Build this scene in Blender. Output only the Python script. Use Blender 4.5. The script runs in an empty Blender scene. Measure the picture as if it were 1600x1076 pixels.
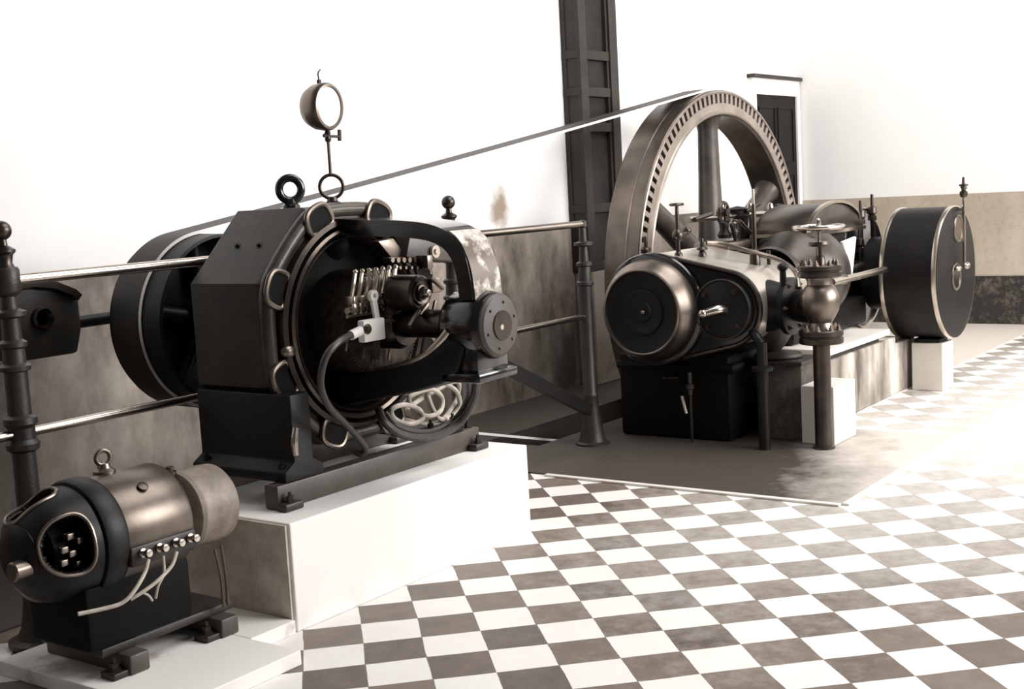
import bpy, bmesh, math, random
from mathutils import Vector, Matrix
random.seed(7)
PI = math.pi
sc = bpy.context.scene
COL = sc.collection

# ------------------------------------------------------------------ camera
CAM = Vector((-4.480509693719506, -3.2060209733264817, 1.4961916280734906))
R_RIGHT = Vector((0.5817680257814448, -0.8115293970450119, -0.05446101275334473))
R_UP = Vector((0.12856839872215628, 0.02563802842214702, 0.9913691836791408))
R_FWD = Vector((0.8031289628872695, 0.5837488580120607, -0.11925242027411515))
FPX = 2000.0
cam = bpy.data.cameras.new('camera')
cam.sensor_fit = 'HORIZONTAL'; cam.sensor_width = 36.0; cam.lens = 36.0 * FPX / 1600.0
cam.clip_start = 0.05; cam.clip_end = 200
camo = bpy.data.objects.new('camera', cam); COL.objects.link(camo)
m = Matrix.Identity(4)
for i in range(3):
    m[i][0] = R_RIGHT[i]; m[i][1] = R_UP[i]; m[i][2] = -R_FWD[i]; m[i][3] = CAM[i]
camo.matrix_world = m
sc.camera = camo

# ------------------------------------------------------------------ world, light, exposure
w = bpy.data.worlds.new('world'); sc.world = w; w.use_nodes = True
bg = w.node_tree.nodes['Background']
bg.inputs[0].default_value = (1.0, 0.975, 0.95, 1); bg.inputs[1].default_value = 0.12

def area(name, loc, target, sx, sy, power, col=(1, 0.982, 0.965)):
    l = bpy.data.lights.new(name, 'AREA'); l.shape = 'RECTANGLE'; l.size = sx; l.size_y = sy
    l.energy = power; l.color = col
    o = bpy.data.objects.new(name, l); COL.objects.link(o)
    o.location = loc
    o.rotation_euler = (Vector(target) - Vector(loc)).to_track_quat('-Z', 'Y').to_euler()
    return o
area('window_daylight', (3.6, -6.5, 3.2), (3.0, 1.0, 0.6), 6.5, 3.0, 1150)
area('overhead_fill', (2.4, -2.0, 6.4), (1.8, 0.2, 0.0), 6.5, 3.5, 520)  # unseen lamp added overhead to lighten floor and upward faces
sc.view_settings.view_transform = 'Standard'; sc.view_settings.look = 'None'
sc.view_settings.exposure = -0.38; sc.view_settings.gamma = 1.0
sc.view_settings.use_curve_mapping = False

def at(px, py, axis, val):
    """design helper: the point of the plane axis=val seen at a place of the 1600x1076 photograph"""
    d = R_RIGHT * ((px - 800) / FPX) + R_UP * (-(py - 538) / FPX) + R_FWD
    i = 'XYZ'.index(axis)
    return CAM + d * ((val - CAM[i]) / d[i])

# ------------------------------------------------------------------ mesh helpers
AX = {'X': Vector((1, 0, 0)), 'Y': Vector((0, 1, 0)), 'Z': Vector((0, 0, 1))}

def frame(d):
    d = Vector(d).normalized()
    a = Vector((0, 0, 1)) if abs(d.z) < 0.9 else Vector((1, 0, 0))
    u = d.cross(a).normalized(); v = d.cross(u).normalized()
    return d, u, v

class B:
    def __init__(s): s.bm = bmesh.new()
    def box(s, x0, x1, y0, y1, z0, z1, bev=0.0, seg=2, rot=0.0):
        t = bmesh.new()
        bmesh.ops.create_cube(t, size=1.0)
        sx, sy, sz = abs(x1 - x0), abs(y1 - y0), abs(z1 - z0)
        for v in t.verts: v.co = Vector((v.co.x * sx, v.co.y * sy, v.co.z * sz))
        if bev > 0:
            bmesh.ops.bevel(t, geom=t.edges[:], offset=bev, segments=seg, affect='EDGES', profile=0.5)
        c = Vector(((x0 + x1) / 2, (y0 + y1) / 2, (z0 + z1) / 2))
        rm = Matrix.Rotation(rot, 3, 'Z')
        for v in t.verts: v.co = rm @ v.co + c
        s.merge(t); return s
    def merge(s, t):
        me = bpy.data.meshes.new('tmp'); t.to_mesh(me); t.free(); s.bm.from_mesh(me); bpy.data.meshes.remove(me)
    def lathe(s, prof, o, axis='Z', seg=40, sx=1.0):
        """prof: list of (radius, height along the axis)"""
        d, u, v = frame(AX[axis] if isinstance(axis, str) else axis)
        o = Vector(o); rings = []
        for r, h in prof:
            if r < 1e-6: rings.append([s.bm.verts.new(o + d * h)])
            else: rings.append([s.bm.verts.new(o + d * h + (u * math.cos(2 * PI * k / seg) * sx + v * math.sin(2 * PI * k / seg)) * r) for k in range(seg)])
        for a, b in zip(rings, rings[1:]):
            for k in range(seg):
                k2 = (k + 1) % seg
                if len(a) == 1 and len(b) == 1: continue
                if len(a) == 1: f = [a[0], b[k], b[k2]]
                elif len(b) == 1: f = [a[k], b[0], a[k2]]
                else: f = [a[k], b[k], b[k2], a[k2]]
                try: s.bm.faces.new(f)
                except ValueError: pass
        return s
    def cyl(s, p0, p1, r0, r1=None, seg=24):
        p0 = Vector(p0); p1 = Vector(p1); L = (p1 - p0).length
        r1 = r0 if r1 is None else r1
        return s.lathe([(0, 0), (r0, 0), (r1, L), (0, L)], p0, p1 - p0, seg)
    def ring(s, prof, o, axis, seg=64):
        """closed profile revolved: prof is a loop of (r, h)"""
        return s.lathe(list(prof) + [prof[0]], o, axis, seg)
    def sphere(s, c, r, sx=1, sy=1, sz=1, seg=24):
        t = bmesh.new(); bmesh.ops.create_uvsphere(t, u_segments=seg, v_segments=seg // 2, radius=r)
        for v in t.verts: v.co = Vector((v.co.x * sx, v.co.y * sy, v.co.z * sz)) + Vector(c)
        s.merge(t); return s
    def tube(s, pts, r, seg=10, closed=False, smooth=6):
        P = [Vector(p) for p in pts]
        if smooth:
            n = len(P); Q = []
            rng = range(n if closed else n - 1)
            for i in rng:
                p0 = P[(i - 1) % n] if closed or i > 0 else P[0] * 2 - P[1]
                p1 = P[i]; p2 = P[(i + 1) % n]
                p3 = P[(i + 2) % n] if closed or i + 2 < n else P[-1] * 2 - P[-2]
                for k in range(smooth):
                    t = k / smooth
                    Q.append(0.5 * ((2 * p1) + (p2 - p0) * t + (2 * p0 - 5 * p1 + 4 * p2 - p3) * t * t + (3 * p1 - p0 - 3 * p2 + p3) * t ** 3))
            if not closed: Q.append(P[-1])
            P = Q
        n = len(P); rings = []; prev = None
        for i in range(n):
            if closed: tan = (P[(i + 1) % n] - P[i - 1])
            else: tan = P[min(i + 1, n - 1)] - P[max(i - 1, 0)]
            tan.normalize()
            if prev is None: d, u, v = frame(tan)
            else:
                u = prev - tan * prev.dot(tan)
                if u.length < 1e-5: d, u, v = frame(tan)
                u.normalize(); v = tan.cross(u)
            prev = u
            rr = r(i / max(n - 1, 1)) if callable(r) else r
            rings.append([s.bm.verts.new(P[i] + (u * math.cos(2 * PI * k / seg) + v * math.sin(2 * PI * k / seg)) * rr) for k in range(seg)])
        m_ = n if closed else n - 1
        for i in range(m_):
            a = rings[i]; b = rings[(i + 1) % n]
            for k in range(seg): s.bm.faces.new([a[k], a[(k + 1) % seg], b[(k + 1) % seg], b[k]])
        if not closed:
            s.bm.faces.new(rings[0][::-1]); s.bm.faces.new(rings[-1])
        return s
    def torus(s, c, axis, R, r, seg=40, rs=12, sv=1.0):
        d, u, v = frame(AX[axis] if isinstance(axis, str) else axis)
        c = Vector(c)
        return s.tube([c + (u * math.cos(2 * PI * k / seg) + v * math.sin(2 * PI * k / seg) * sv) * R for k in range(seg)], r, rs, True, 0)
    def prism(s, poly, axis, lo, hi, bev=0.0, seg=2):
        """poly in the plane of the two other axes (X:(y,z)  Y:(x,z)  Z:(x,y))"""
        t = bmesh.new()
        def mk(a, b, h): return {'X': (h, a, b), 'Y': (a, h, b), 'Z': (a, b, h)}[axis]
        A = [t.verts.new(mk(a, b, lo)) for a, b in poly]; Bv = [t.verts.new(mk(a, b, hi)) for a, b in poly]
        t.faces.new(A); t.faces.new(Bv[::-1])
        n = len(poly)
        for i in range(n): t.faces.new([A[i], Bv[i], Bv[(i + 1) % n], A[(i + 1) % n]])
        bmesh.ops.recalc_face_normals(t, faces=t.faces[:])
        if bev > 0:
            es = [e for e in t.edges if len(e.link_faces) == 2 and e.calc_face_angle() > 0.5]
            bmesh.ops.bevel(t, geom=es, offset=bev, segments=seg, affect='EDGES', profile=0.5)
        s.merge(t); return s
    def strip(s, path, width_axis, lo, hi, th, closed=False):
        """a band: path = list of (a,b) in the plane across width_axis; th = thickness"""
        n = len(path); P = [Vector(p) for p in path]; out = []; inn = []
        for i in range(n):
            t = (P[(i + 1) % n] - P[i - 1]) if closed else (P[min(i + 1, n - 1)] - P[max(i - 1, 0)])
            t.normalize(); nn = Vector((-t.y, t.x)) * (th / 2)
            out.append(P[i] + nn); inn.append(P[i] - nn)
        def mk(p, h): return {'X': (h, p[0], p[1]), 'Y': (p[0], h, p[1]), 'Z': (p[0], p[1], h)}[width_axis]
        L = [[s.bm.verts.new(mk(p, h)) for p in pts] for pts, h in ((out, lo), (out, hi), (inn, hi), (inn, lo))]
        for i in range(n if closed else n - 1):
            j = (i + 1) % n
            for k in range(4):
                a, b = L[k], L[(k + 1) % 4]
                s.bm.faces.new([a[i], a[j], b[j], b[i]])
        if not closed:
            s.bm.faces.new([L[k][0] for k in range(4)]); s.bm.faces.new([L[k][-1] for k in (3, 2, 1, 0)])
        return s
    def bolt(s, c, axis, r, h):
        d, u, v = frame(AX[axis] if isinstance(axis, str) else axis)
        s.lathe([(0, 0), (r * 1.35, 0), (r * 1.35, h * 0.2), (r, h * 0.2), (r, h * 0.8), (r * 0.5, h * 0.8), (r * 0.45, h * 1.3), (0, h * 1.3)], c, d, 6)
        return s
    def build(s, name, mat, parent=None, ang=35, smooth=True):
        bmesh.ops.recalc_face_normals(s.bm, faces=s.bm.faces[:])
        me = bpy.data.meshes.new(name); s.bm.to_mesh(me); s.bm.free()
        me.materials.append(mat)
        if smooth:
            me.shade_smooth(); me.set_sharp_from_angle(angle=math.radians(ang))
        o = bpy.data.objects.new(name, me); COL.objects.link(o)
        if parent is not None:
            o.parent = parent
            if parent.type == 'EMPTY': o.matrix_parent_inverse = Matrix.Translation(-Vector(parent.location))
        return o

def tag(o, label, cat, group=None):
    o['label'] = label; o['category'] = cat
    if group: o['group'] = group
    return o
def thing(name, loc, label, cat, group=None):
    o = bpy.data.objects.new(name, None); COL.objects.link(o); o.location = loc
    o.empty_display_size = 0.1
    return tag(o, label, cat, group)
def struct(o):
    o['kind'] = 'structure'; return o

# ------------------------------------------------------------------ materials
class NT:
    def __init__(s, name):
        s.m = bpy.data.materials.new(name); s.m.use_nodes = True
        s.t = s.m.node_tree; s.b = s.t.nodes['Principled BSDF']
    def n(s, typ, **kw):
        nd = s.t.nodes.new(typ)
        for k, v in kw.items(): setattr(nd, k, v)
        return nd
    def l(s, a, b): s.t.links.new(a, b)
    def math(s, op, a, b=None):
        nd = s.n('ShaderNodeMath', operation=op)
        for i, v in enumerate((a, b)):
            if v is None: continue
            if isinstance(v, (int, float)): nd.inputs[i].default_value = v
            else: s.l(v, nd.inputs[i])
        return nd.outputs[0]
    def mix(s, f, a, b):
        nd = s.n('ShaderNodeMix', data_type='RGBA')
        for sock, v in ((nd.inputs[0], f), (nd.inputs[6], a), (nd.inputs[7], b)):
            if isinstance(v, (int, float)): sock.default_value = v
            elif isinstance(v, tuple): sock.default_value = (*v, 1)
            else: s.l(v, sock)
        return nd.outputs[2]
    def ramp(s, f, lo, hi, c0=(0, 0, 0), c1=(1, 1, 1)):
        nd = s.n('ShaderNodeValToRGB'); e = nd.color_ramp.elements
        e[0].position = lo; e[1].position = hi; e[0].color = (*c0, 1); e[1].color = (*c1, 1)
        s.l(f, nd.inputs[0]); return nd.outputs[0]
    def noise(s, scale, detail=4, rough=0.55, vec=None, stretch=None):
        nd = s.n('ShaderNodeTexNoise'); nd.inputs['Scale'].default_value = scale
        nd.inputs['Detail'].default_value = detail; nd.inputs['Roughness'].default_value = rough
        if vec is None:
            vec = s.n('ShaderNodeTexCoord').outputs['Object']
        if stretch:
            mp = s.n('ShaderNodeMapping'); mp.inputs['Scale'].default_value = stretch
            s.l(vec, mp.inputs[0]); vec = mp.outputs[0]
        s.l(vec, nd.inputs['Vector']); return nd.outputs[0]
    def bump(s, h, strength, dist=0.01):
        nd = s.n('ShaderNodeBump'); nd.inputs['Strength'].default_value = strength; nd.inputs['Distance'].default_value = dist
        s.l(h, nd.inputs['Height']); s.l(nd.outputs[0], s.b.inputs['Normal'])

def paint(name, c0, c1, rough=0.35, metal=0.0, scale=6, spec=0.5, bump=0.05, bscale=60, lo=0.35, hi=0.7, coat=0.0):
    k = NT(name)
    k.l(k.mix(k.ramp(k.noise(scale), lo, hi), c0, c1), k.b.inputs['Base Color'])
    k.b.inputs['Roughness'].default_value = rough; k.b.inputs['Metallic'].default_value = metal
    k.b.inputs['Specular IOR Level'].default_value = spec
    k.b.inputs['Coat Weight'].default_value = coat; k.b.inputs['Coat Roughness'].default_value = 0.15
    if bump: k.bump(k.noise(bscale, 2), bump, 0.004)
    return k.m

M = {}
M['void'] = paint('shade_black', (0.0022, 0.0019, 0.0018), (0.004, 0.0034, 0.003), 0.7, spec=0.15)  # near-black that paints deep shade into recesses, interiors and undersides
M['black'] = paint('black_machine_paint', (0.004, 0.0033, 0.003), (0.008, 0.0066, 0.0058), 0.45, spec=0.28)
M['black_gloss'] = paint('glossy_black_enamel', (0.005, 0.0045, 0.0045), (0.010, 0.009, 0.008), 0.16, spec=0.5, coat=0.4)
M['dark_cast'] = paint('dark_cast_iron', (0.014, 0.0115, 0.0095), (0.027, 0.022, 0.018), 0.46, scale=12, bump=0.25, bscale=90)
M['grey_paint'] = paint('grey_brown_paint', (0.050, 0.041, 0.035), (0.075, 0.062, 0.053), 0.45, scale=10, bump=0.15, bscale=120)
M['steel'] = paint('polished_steel', (0.42, 0.37, 0.32), (0.56, 0.50, 0.44), 0.22, metal=1.0, scale=5, bump=0.02)
M['dull_steel'] = paint('dull_steel', (0.17, 0.14, 0.12), (0.27, 0.225, 0.19), 0.36, metal=1.0, scale=7, bump=0.05)
M['dark_steel'] = paint('dark_oiled_steel', (0.055, 0.045, 0.038), (0.10, 0.082, 0.07), 0.33, metal=0.9, scale=7, bump=0.05)
M['motor_body'] = paint('worn_motor_shell', (0.09, 0.073, 0.06), (0.19, 0.157, 0.132), 0.33, metal=0.75, scale=5, bump=0.04)
M['brass'] = paint('pale_brass', (0.62, 0.55, 0.46), (0.74, 0.67, 0.58), 0.28, metal=1.0, bump=0.02)
M['clad'] = paint('bright_sheet_cladding', (0.55, 0.49, 0.43), (0.75, 0.69, 0.62), 0.30, metal=0.75, scale=4, bump=0.03, bscale=20)
M['rim'] = paint('turned_rim_steel', (0.075, 0.061, 0.05), (0.17, 0.142, 0.118), 0.34, metal=0.7, scale=4, bump=0.05)
M['rim_face'] = paint('machined_rim_face', (0.26, 0.22, 0.185), (0.40, 0.345, 0.30), 0.38, metal=0.6, scale=5, bump=0.05)
M['spoke'] = paint('painted_spoke', (0.055, 0.045, 0.038), (0.095, 0.079, 0.067), 0.38, metal=0.2, scale=8, bump=0.1)
M['white_paint'] = paint('white_lacquer', (0.80, 0.77, 0.73), (0.86, 0.83, 0.79), 0.5, bump=0.03)
M['rubber'] = paint('black_cable_rubber', (0.025, 0.02, 0.017), (0.045, 0.037, 0.031), 0.42, scale=30)
M['pale_cable'] = paint('pale_cloth_cable', (0.32, 0.275, 0.23), (0.50, 0.44, 0.38), 0.55, scale=20)
M['copper'] = paint('dull_copper', (0.035, 0.028, 0.023), (0.085, 0.068, 0.056), 0.42, metal=0.8, scale=30)
M['ivory'] = paint('painted_timber', (0.66, 0.62, 0.57), (0.74, 0.70, 0.65), 0.55, bump=0.04)
M['tan_pulley'] = paint('worn_pulley_face', (0.16, 0.13, 0.105), (0.30, 0.25, 0.205), 0.5, scale=14, bump=0.1)
M['column'] = paint('dark_column_paint', (0.028, 0.0225, 0.019), (0.044, 0.0355, 0.030), 0.5, spec=0.25, scale=5, bump=0.1)
M['column_panel'] = paint('dark_column_panel', (0.016, 0.013, 0.011), (0.028, 0.022, 0.019), 0.6, spec=0.25, scale=9, bump=0.15)
M['door_dark'] = paint('dark_door', (0.006, 0.005, 0.0045), (0.012, 0.0095, 0.0085), 0.6, scale=5, spec=0.2)
M['glass_white'] = paint('milky_glass', (0.86, 0.85, 0.83), (0.90, 0.89, 0.87), 0.12, scale=3, bump=0)
def mottle():  # pale mottling paints the window reflection on the glossy bracket
    k = NT('mottled_sheen')
    n1 = k.noise(9, 5, 0.6)
    k.l(k.mix(k.ramp(n1, 0.42, 0.56), (0.70, 0.64, 0.57), (0.12, 0.095, 0.078)), k.b.inputs['Base Color'])
    k.b.inputs['Roughness'].default_value = 0.42; k.b.inputs['Metallic'].default_value = 0.3; return k.m
M['mottle'] = mottle()
M['roll'] = paint('worn_cast_edge', (0.035, 0.028, 0.023), (0.075, 0.061, 0.051), 0.36, metal=0.3, scale=9, bump=0.15, bscale=80)
M['brace'] = paint('dark_bar_iron', (0.014, 0.011, 0.010), (0.024, 0.020, 0.017), 0.6)

# belt: dark leather outside, pale worn canvas inside
def belt_mats():
    a = paint('belt_leather', (0.010, 0.008, 0.0065), (0.024, 0.019, 0.0155), 0.5, spec=0.3, scale=8)
    b = paint('belt_canvas', (0.82, 0.79, 0.75), (0.88, 0.86, 0.83), 0.8, scale=9, bump=0.1)
    return a, b

# concrete whitewashed
def white_concrete(name, base=(0.80, 0.775, 0.745), dirt=(0.42, 0.36, 0.30), amount=0.72):
    k = NT(name)
    n1 = k.noise(3.2, 6, 0.65)
    c = k.mix(k.ramp(n1, amount - 0.08, amount + 0.06), base, dirt)
    k.l(c, k.b.inputs['Base Color']); k.b.inputs['Roughness'].default_value = 0.75
    k.bump(k.noise(40, 4), 0.12, 0.006); return k.m
M['white_concrete'] = white_concrete('whitewashed_concrete', amount=0.8)
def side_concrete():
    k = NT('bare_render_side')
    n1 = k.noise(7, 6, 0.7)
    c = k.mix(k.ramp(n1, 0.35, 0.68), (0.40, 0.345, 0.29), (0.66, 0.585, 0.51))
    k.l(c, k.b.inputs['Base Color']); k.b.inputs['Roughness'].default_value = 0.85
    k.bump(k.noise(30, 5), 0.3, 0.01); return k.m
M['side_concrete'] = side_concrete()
def streaked():
    k = NT('streaked_render')
    n1 = k.noise(5, 5, 0.6, stretch=(1, 1, 0.22)); n2 = k.noise(2.2, 3)
    f = k.math('MULTIPLY', k.ramp(n1, 0.34, 0.62), k.ramp(n2, 0.28, 0.55))
    c = k.mix(f, (0.10, 0.08, 0.065), (0.62, 0.56, 0.49))
    k.l(c, k.b.inputs['Base Color']); k.b.inputs['Roughness'].default_value = 0.8
    k.bump(k.noise(35, 4), 0.2, 0.008); return k.m
M['streaked'] = streaked()
def rough_stone():
    k = NT('rough_cast_stone')
    n1 = k.noise(16, 8, 0.75)
    k.l(k.mix(k.ramp(n1, 0.3, 0.7), (0.05, 0.042, 0.035), (0.20, 0.165, 0.138)), k.b.inputs['Base Color'])
    k.b.inputs['Roughness'].default_value = 0.9; k.bump(k.noise(38, 8, 0.75), 0.9, 0.03); return k.m
M['stone'] = rough_stone()

def floor_mat():
    k = NT('chequer_tiles')
    co = k.n('ShaderNodeTexCoord').outputs['Object']
    sx = k.n('ShaderNodeSeparateXYZ'); k.l(co, sx.inputs[0])
    s_ = 2 ** -0.5 / 0.2
    X = k.math('ADD', sx.outputs[0], 1.8384776); Y = k.math('ADD', sx.outputs[1], 0.1414214)
    wob = k.math('MULTIPLY', k.math('SUBTRACT', k.noise(1.3, 2), 0.5), 0.16)
    wob2 = k.math('MULTIPLY', k.math('SUBTRACT', k.noise(1.1, 2, 0.5, stretch=(1.3, -1.1, 1)), 0.5), 0.16)
    u = k.math('ADD', k.math('MULTIPLY', k.math('SUBTRACT', X, Y), s_), wob)
    v = k.math('ADD', k.math('MULTIPLY', k.math('ADD', X, Y), s_), wob2)
    fu = k.math('FLOOR', u); fv = k.math('FLOOR', v)
    par = k.math('FLOORED_MODULO', k.math('ADD', fu, fv), 2.0)     # 0 dark, 1 white
    cb = k.n('ShaderNodeCombineXYZ'); k.l(fu, cb.inputs[0]); k.l(fv, cb.inputs[1])
    wn = k.n('ShaderNodeTexWhiteNoise', noise_dimensions='3D'); k.l(cb.outputs[0], wn.inputs['Vector'])
    rnd = wn.outputs['Value']
    n_f = k.noise(9, 6, 0.7)
    n_l = k.noise(0.55, 3)
    dark = k.mix(k.math('MULTIPLY', k.math('ADD', rnd, k.ramp(n_f, 0.3, 0.75)), 0.5), (0.070, 0.051, 0.040), (0.23, 0.178, 0.142))
    # floor glare painted into the colour: dark tiles turn pale in this zone
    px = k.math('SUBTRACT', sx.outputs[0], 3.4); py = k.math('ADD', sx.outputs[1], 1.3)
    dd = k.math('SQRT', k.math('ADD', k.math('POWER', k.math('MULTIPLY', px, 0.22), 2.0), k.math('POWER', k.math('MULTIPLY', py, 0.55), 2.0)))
    glare = k.math('ADD', k.math('SUBTRACT', 1.0, dd), k.math('MULTIPLY', k.math('SUBTRACT', n_l, 0.5), 0.8))
    glare = k.math('ADD', glare, k.math('MULTIPLY', k.math('SUBTRACT', k.noise(14, 5, 0.7), 0.5), 0.7))
    glare_f = k.math('MULTIPLY', k.ramp(glare, 0.0, 0.8), 0.88)
    dark = k.mix(glare_f, dark, (0.70, 0.655, 0.605))
    white = k.mix(k.math('MULTIPLY', k.ramp(n_f, 0.45, 0.85), 0.35), (0.80, 0.775, 0.745), (0.64, 0.59, 0.54))
    c = k.mix(par, dark, white)
    # joints
    def edge(t):
        fr = k.math('FRACT', t); return k.math('MINIMUM', fr, k.math('SUBTRACT', 1.0, fr))
    e = k.math('MINIMUM', edge(u), edge(v))
    jn = k.math('LESS_THAN', e, k.math('MULTIPLY', k.ramp(k.noise(5, 4), 0.45, 0.75), 0.02))
    c = k.mix(k.math('MULTIPLY', jn, k.math('SUBTRACT', 1.0, k.math('MULTIPLY', glare_f, 0.8))), c, (0.16, 0.13, 0.105))
    k.l(c, k.b.inputs['Base Color']); k.b.inputs['Roughness'].default_value = 0.42
    k.b.inputs['Specular IOR Level'].default_value = 0.4
    k.bump(k.noise(25, 4), 0.08, 0.006); return k.m
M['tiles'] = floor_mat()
def slab_mat():
    k = NT('oily_shaded_cement')
    n1 = k.noise(1.7, 6, 0.65); n2 = k.noise(9, 6, 0.7)
    co = k.n('ShaderNodeTexCoord').outputs['Object']
    sx = k.n('ShaderNodeSeparateXYZ'); k.l(co, sx.inputs[0])
    # shade painted into the oil-blotched colour: darker towards the engine and the left, paler along the walkway side
    g = k.math('ADD', k.math('MULTIPLY', k.math('ADD', sx.outputs[1], 1.0), 1.5), k.math('MULTIPLY', k.math('SUBTRACT', 1.9, sx.outputs[0]), 0.55))
    f = k.math('ADD', g, k.math('MULTIPLY', k.math('SUBTRACT', n1, 0.5), 1.3))
    f = k.math('ADD', f, k.math('MULTIPLY', k.math('SUBTRACT', n2, 0.5), 0.6))
    c = k.mix(k.ramp(f, 0.0, 0.95), (0.62, 0.565, 0.505), (0.048, 0.038, 0.031))
    k.l(c, k.b.inputs['Base Color']); k.b.inputs['Roughness'].default_value = 0.6
    k.bump(k.noise(22, 6), 0.25, 0.008); return k.m
M['slab'] = slab_mat()

def wall_mat(stain):
    k = NT('white_plaster' + ('_stained' if stain else ''))
    c = k.mix(k.ramp(k.noise(2.5, 5), 0.3, 0.75), (0.86, 0.845, 0.833), (0.83, 0.81, 0.795))
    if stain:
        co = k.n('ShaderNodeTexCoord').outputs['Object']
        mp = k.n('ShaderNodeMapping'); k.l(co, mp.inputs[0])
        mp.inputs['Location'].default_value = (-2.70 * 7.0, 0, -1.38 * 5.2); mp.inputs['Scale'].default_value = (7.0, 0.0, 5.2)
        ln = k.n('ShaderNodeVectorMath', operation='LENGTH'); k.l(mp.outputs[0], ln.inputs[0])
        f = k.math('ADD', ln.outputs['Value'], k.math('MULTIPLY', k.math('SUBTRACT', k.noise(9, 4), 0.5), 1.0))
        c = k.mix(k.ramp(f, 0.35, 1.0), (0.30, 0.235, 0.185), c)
    k.l(c, k.b.inputs['Base Color']); k.b.inputs['Roughness'].default_value = 0.8
    return k.m
def dado_mat(name, c0, c1, rough):
    k = NT(name)
    n1 = k.noise(1.6, 5, 0.65, stretch=(1, 1, 0.5))
    c = k.mix(k.ramp(n1, 0.38, 0.62), c0, c1)
    c = k.mix(k.math('MULTIPLY', k.ramp(k.noise(18, 5, 0.7), 0.5, 0.8), 0.35), c, (0.12, 0.095, 0.078))
    k.l(c, k.b.inputs['Base Color']); k.b.inputs['Roughness'].default_value = rough
    k.bump(k.noise(6, 4), 0.12, 0.02); return k.m

# ------------------------------------------------------------------ setting
WY, WX = 2.06, 7.85
FX0, FX1, FY0 = -5.5, WX, -5.2
pit = (1.55, 5.75, 1.02, 1.40)
f = B()
def rect(b, x0, x1, y0, y1, z):
    vs = [b.bm.verts.new(p) for p in ((x0, y0, z), (x1, y0, z), (x1, y1, z), (x0, y1, z))]; b.bm.faces.new(vs)
for r_ in ((FX0, FX1, FY0, pit[2]), (FX0, pit[0], pit[2], pit[3]), (pit[1], FX1, pit[2], pit[3]), (FX0, FX1, pit[3], WY)):
    rect(f, *r_, 0.0)
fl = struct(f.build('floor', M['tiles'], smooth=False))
b = B()
x0, x1, y0, y1 = pit
b.box(x0 - 0.05, x1 + 0.05, y0, y1, -0.85, -0.8)
b.box(x0 - 0.05, x0, y0, y1, -0.8, -0.002); b.box(x1, x1 + 0.05, y0, y1, -0.8, -0.002)
b.box(x0 - 0.05, x1 + 0.05, y0 - 0.05, y0, -0.85, -0.002); b.box(x0 - 0.05, x1 + 0.05, y1, y1 + 0.05, -0.85, -0.002)
struct(b.build('trim_pit', M['slab'], smooth=False))
# cement foundation slab round the engine, with a thin raised edge
SL0, SLY, SL1 = 0.955, -1.05, 2.62
b = B()
e_ = 0.008
b.box(SL0, SL1, SLY, -0.3, 0.0, e_); b.box(SL0, WX, -0.3, pit[2], 0.0, e_)
b.box(SL0, pit[0], pit[2], pit[3], 0.0, e_); b.box(SL0, WX, pit[3], WY, 0.0, e_); b.box(pit[1], WX, pit[2], pit[3], 0.0, e_)
b.box(-5.5, SL0, 1.0, WY, 0.0, e_)
struct(b.build('floor_slab', M['slab'], smooth=False))
b = B()
b.box(SL0 - 0.035, SL0, SLY, 0.56, 0.0, 0.011, 0.003); b.box(SL0, SL1, SLY - 0.035, SLY, 0.0, 0.011, 0.003)
struct(b.build('trim_slab', M['ivory'], smooth=False))

WH = 5.0
b = B(); b.box(FX0, WX + 0.2, WY, WY + 0.2, -0.9, WH)
struct(b.build('wall_back', wall_mat(True), smooth=False))
b = B(); b.box(WX, WX + 0.2, FY0, WY, 0.0, WH)
struct(b.build('wall_right', wall_mat(False), smooth=False))
dl = dado_mat('oil_painted_dado', (0.075, 0.059, 0.048), (0.40, 0.345, 0.295), 0.25)  # pale patches also paint window glare into the dado colour
dr = dado_mat('tan_dado', (0.40, 0.335, 0.262), (0.50, 0.43, 0.35), 0.5)
b = B(); b.box(FX0, 6.70, WY - 0.012, WY + 0.002, 0.0, 1.215)
struct(b.build('trim_dado_back', dl, smooth=False))
b = B(); b.box(WX - 0.012, WX + 0.002, FY0, WY, 0.46, 1.235)
struct(b.build('trim_dado_right', dr, smooth=False))
k = NT('dark_skirting')
k.l(k.mix(k.ramp(k.noise(14, 7, 0.75), 0.5, 0.78), (0.022, 0.018, 0.015), (0.20, 0.165, 0.135)), k.b.inputs['Base Color'])
k.b.inputs['Roughness'].default_value = 0.6
b = B(); b.box(WX - 0.03, WX + 0.002, FY0, WY, 0.0, 0.46)
struct(b.build('baseboard_right', k.m, smooth=False))

# doorway in the back wall, beside the corner
d = B(); d.box(6.82, 7.76, WY - 0.03, WY + 0.004, 0.0, 2.27)
door = struct(d.build('door_1', M['door_dark'], smooth=False))
d = B()
for z0, z1 in ((0.15, 0.75), (0.9, 1.5), (1.62, 2.15)):
    for xa in (6.90, 7.33):
        d.strip([(xa, z0), (xa + 0.35, z0), (xa + 0.35, z1), (xa, z1)], 'Y', WY - 0.04, WY - 0.028, 0.02, True)
d.build('door_panel', M['door_dark'], door, smooth=False)
d = B(); d.box(6.74, 6.82, WY - 0.05, WY + 0.002, 0.0, 2.27); d.box(7.76, 7.83, WY - 0.05, WY + 0.002, 0.0, 2.27); d.box(6.74, 7.83, WY - 0.05, WY + 0.002, 2.27, 2.42)
d.build('door_frame', M['white_paint'], door, smooth=False)
d = B(); d.box(6.72, 7.84, WY - 0.08, WY + 0.002, 2.42, 2.455, 0.005)
d.build('door_lintel', M['dark_cast'], door, smooth=False)

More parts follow.
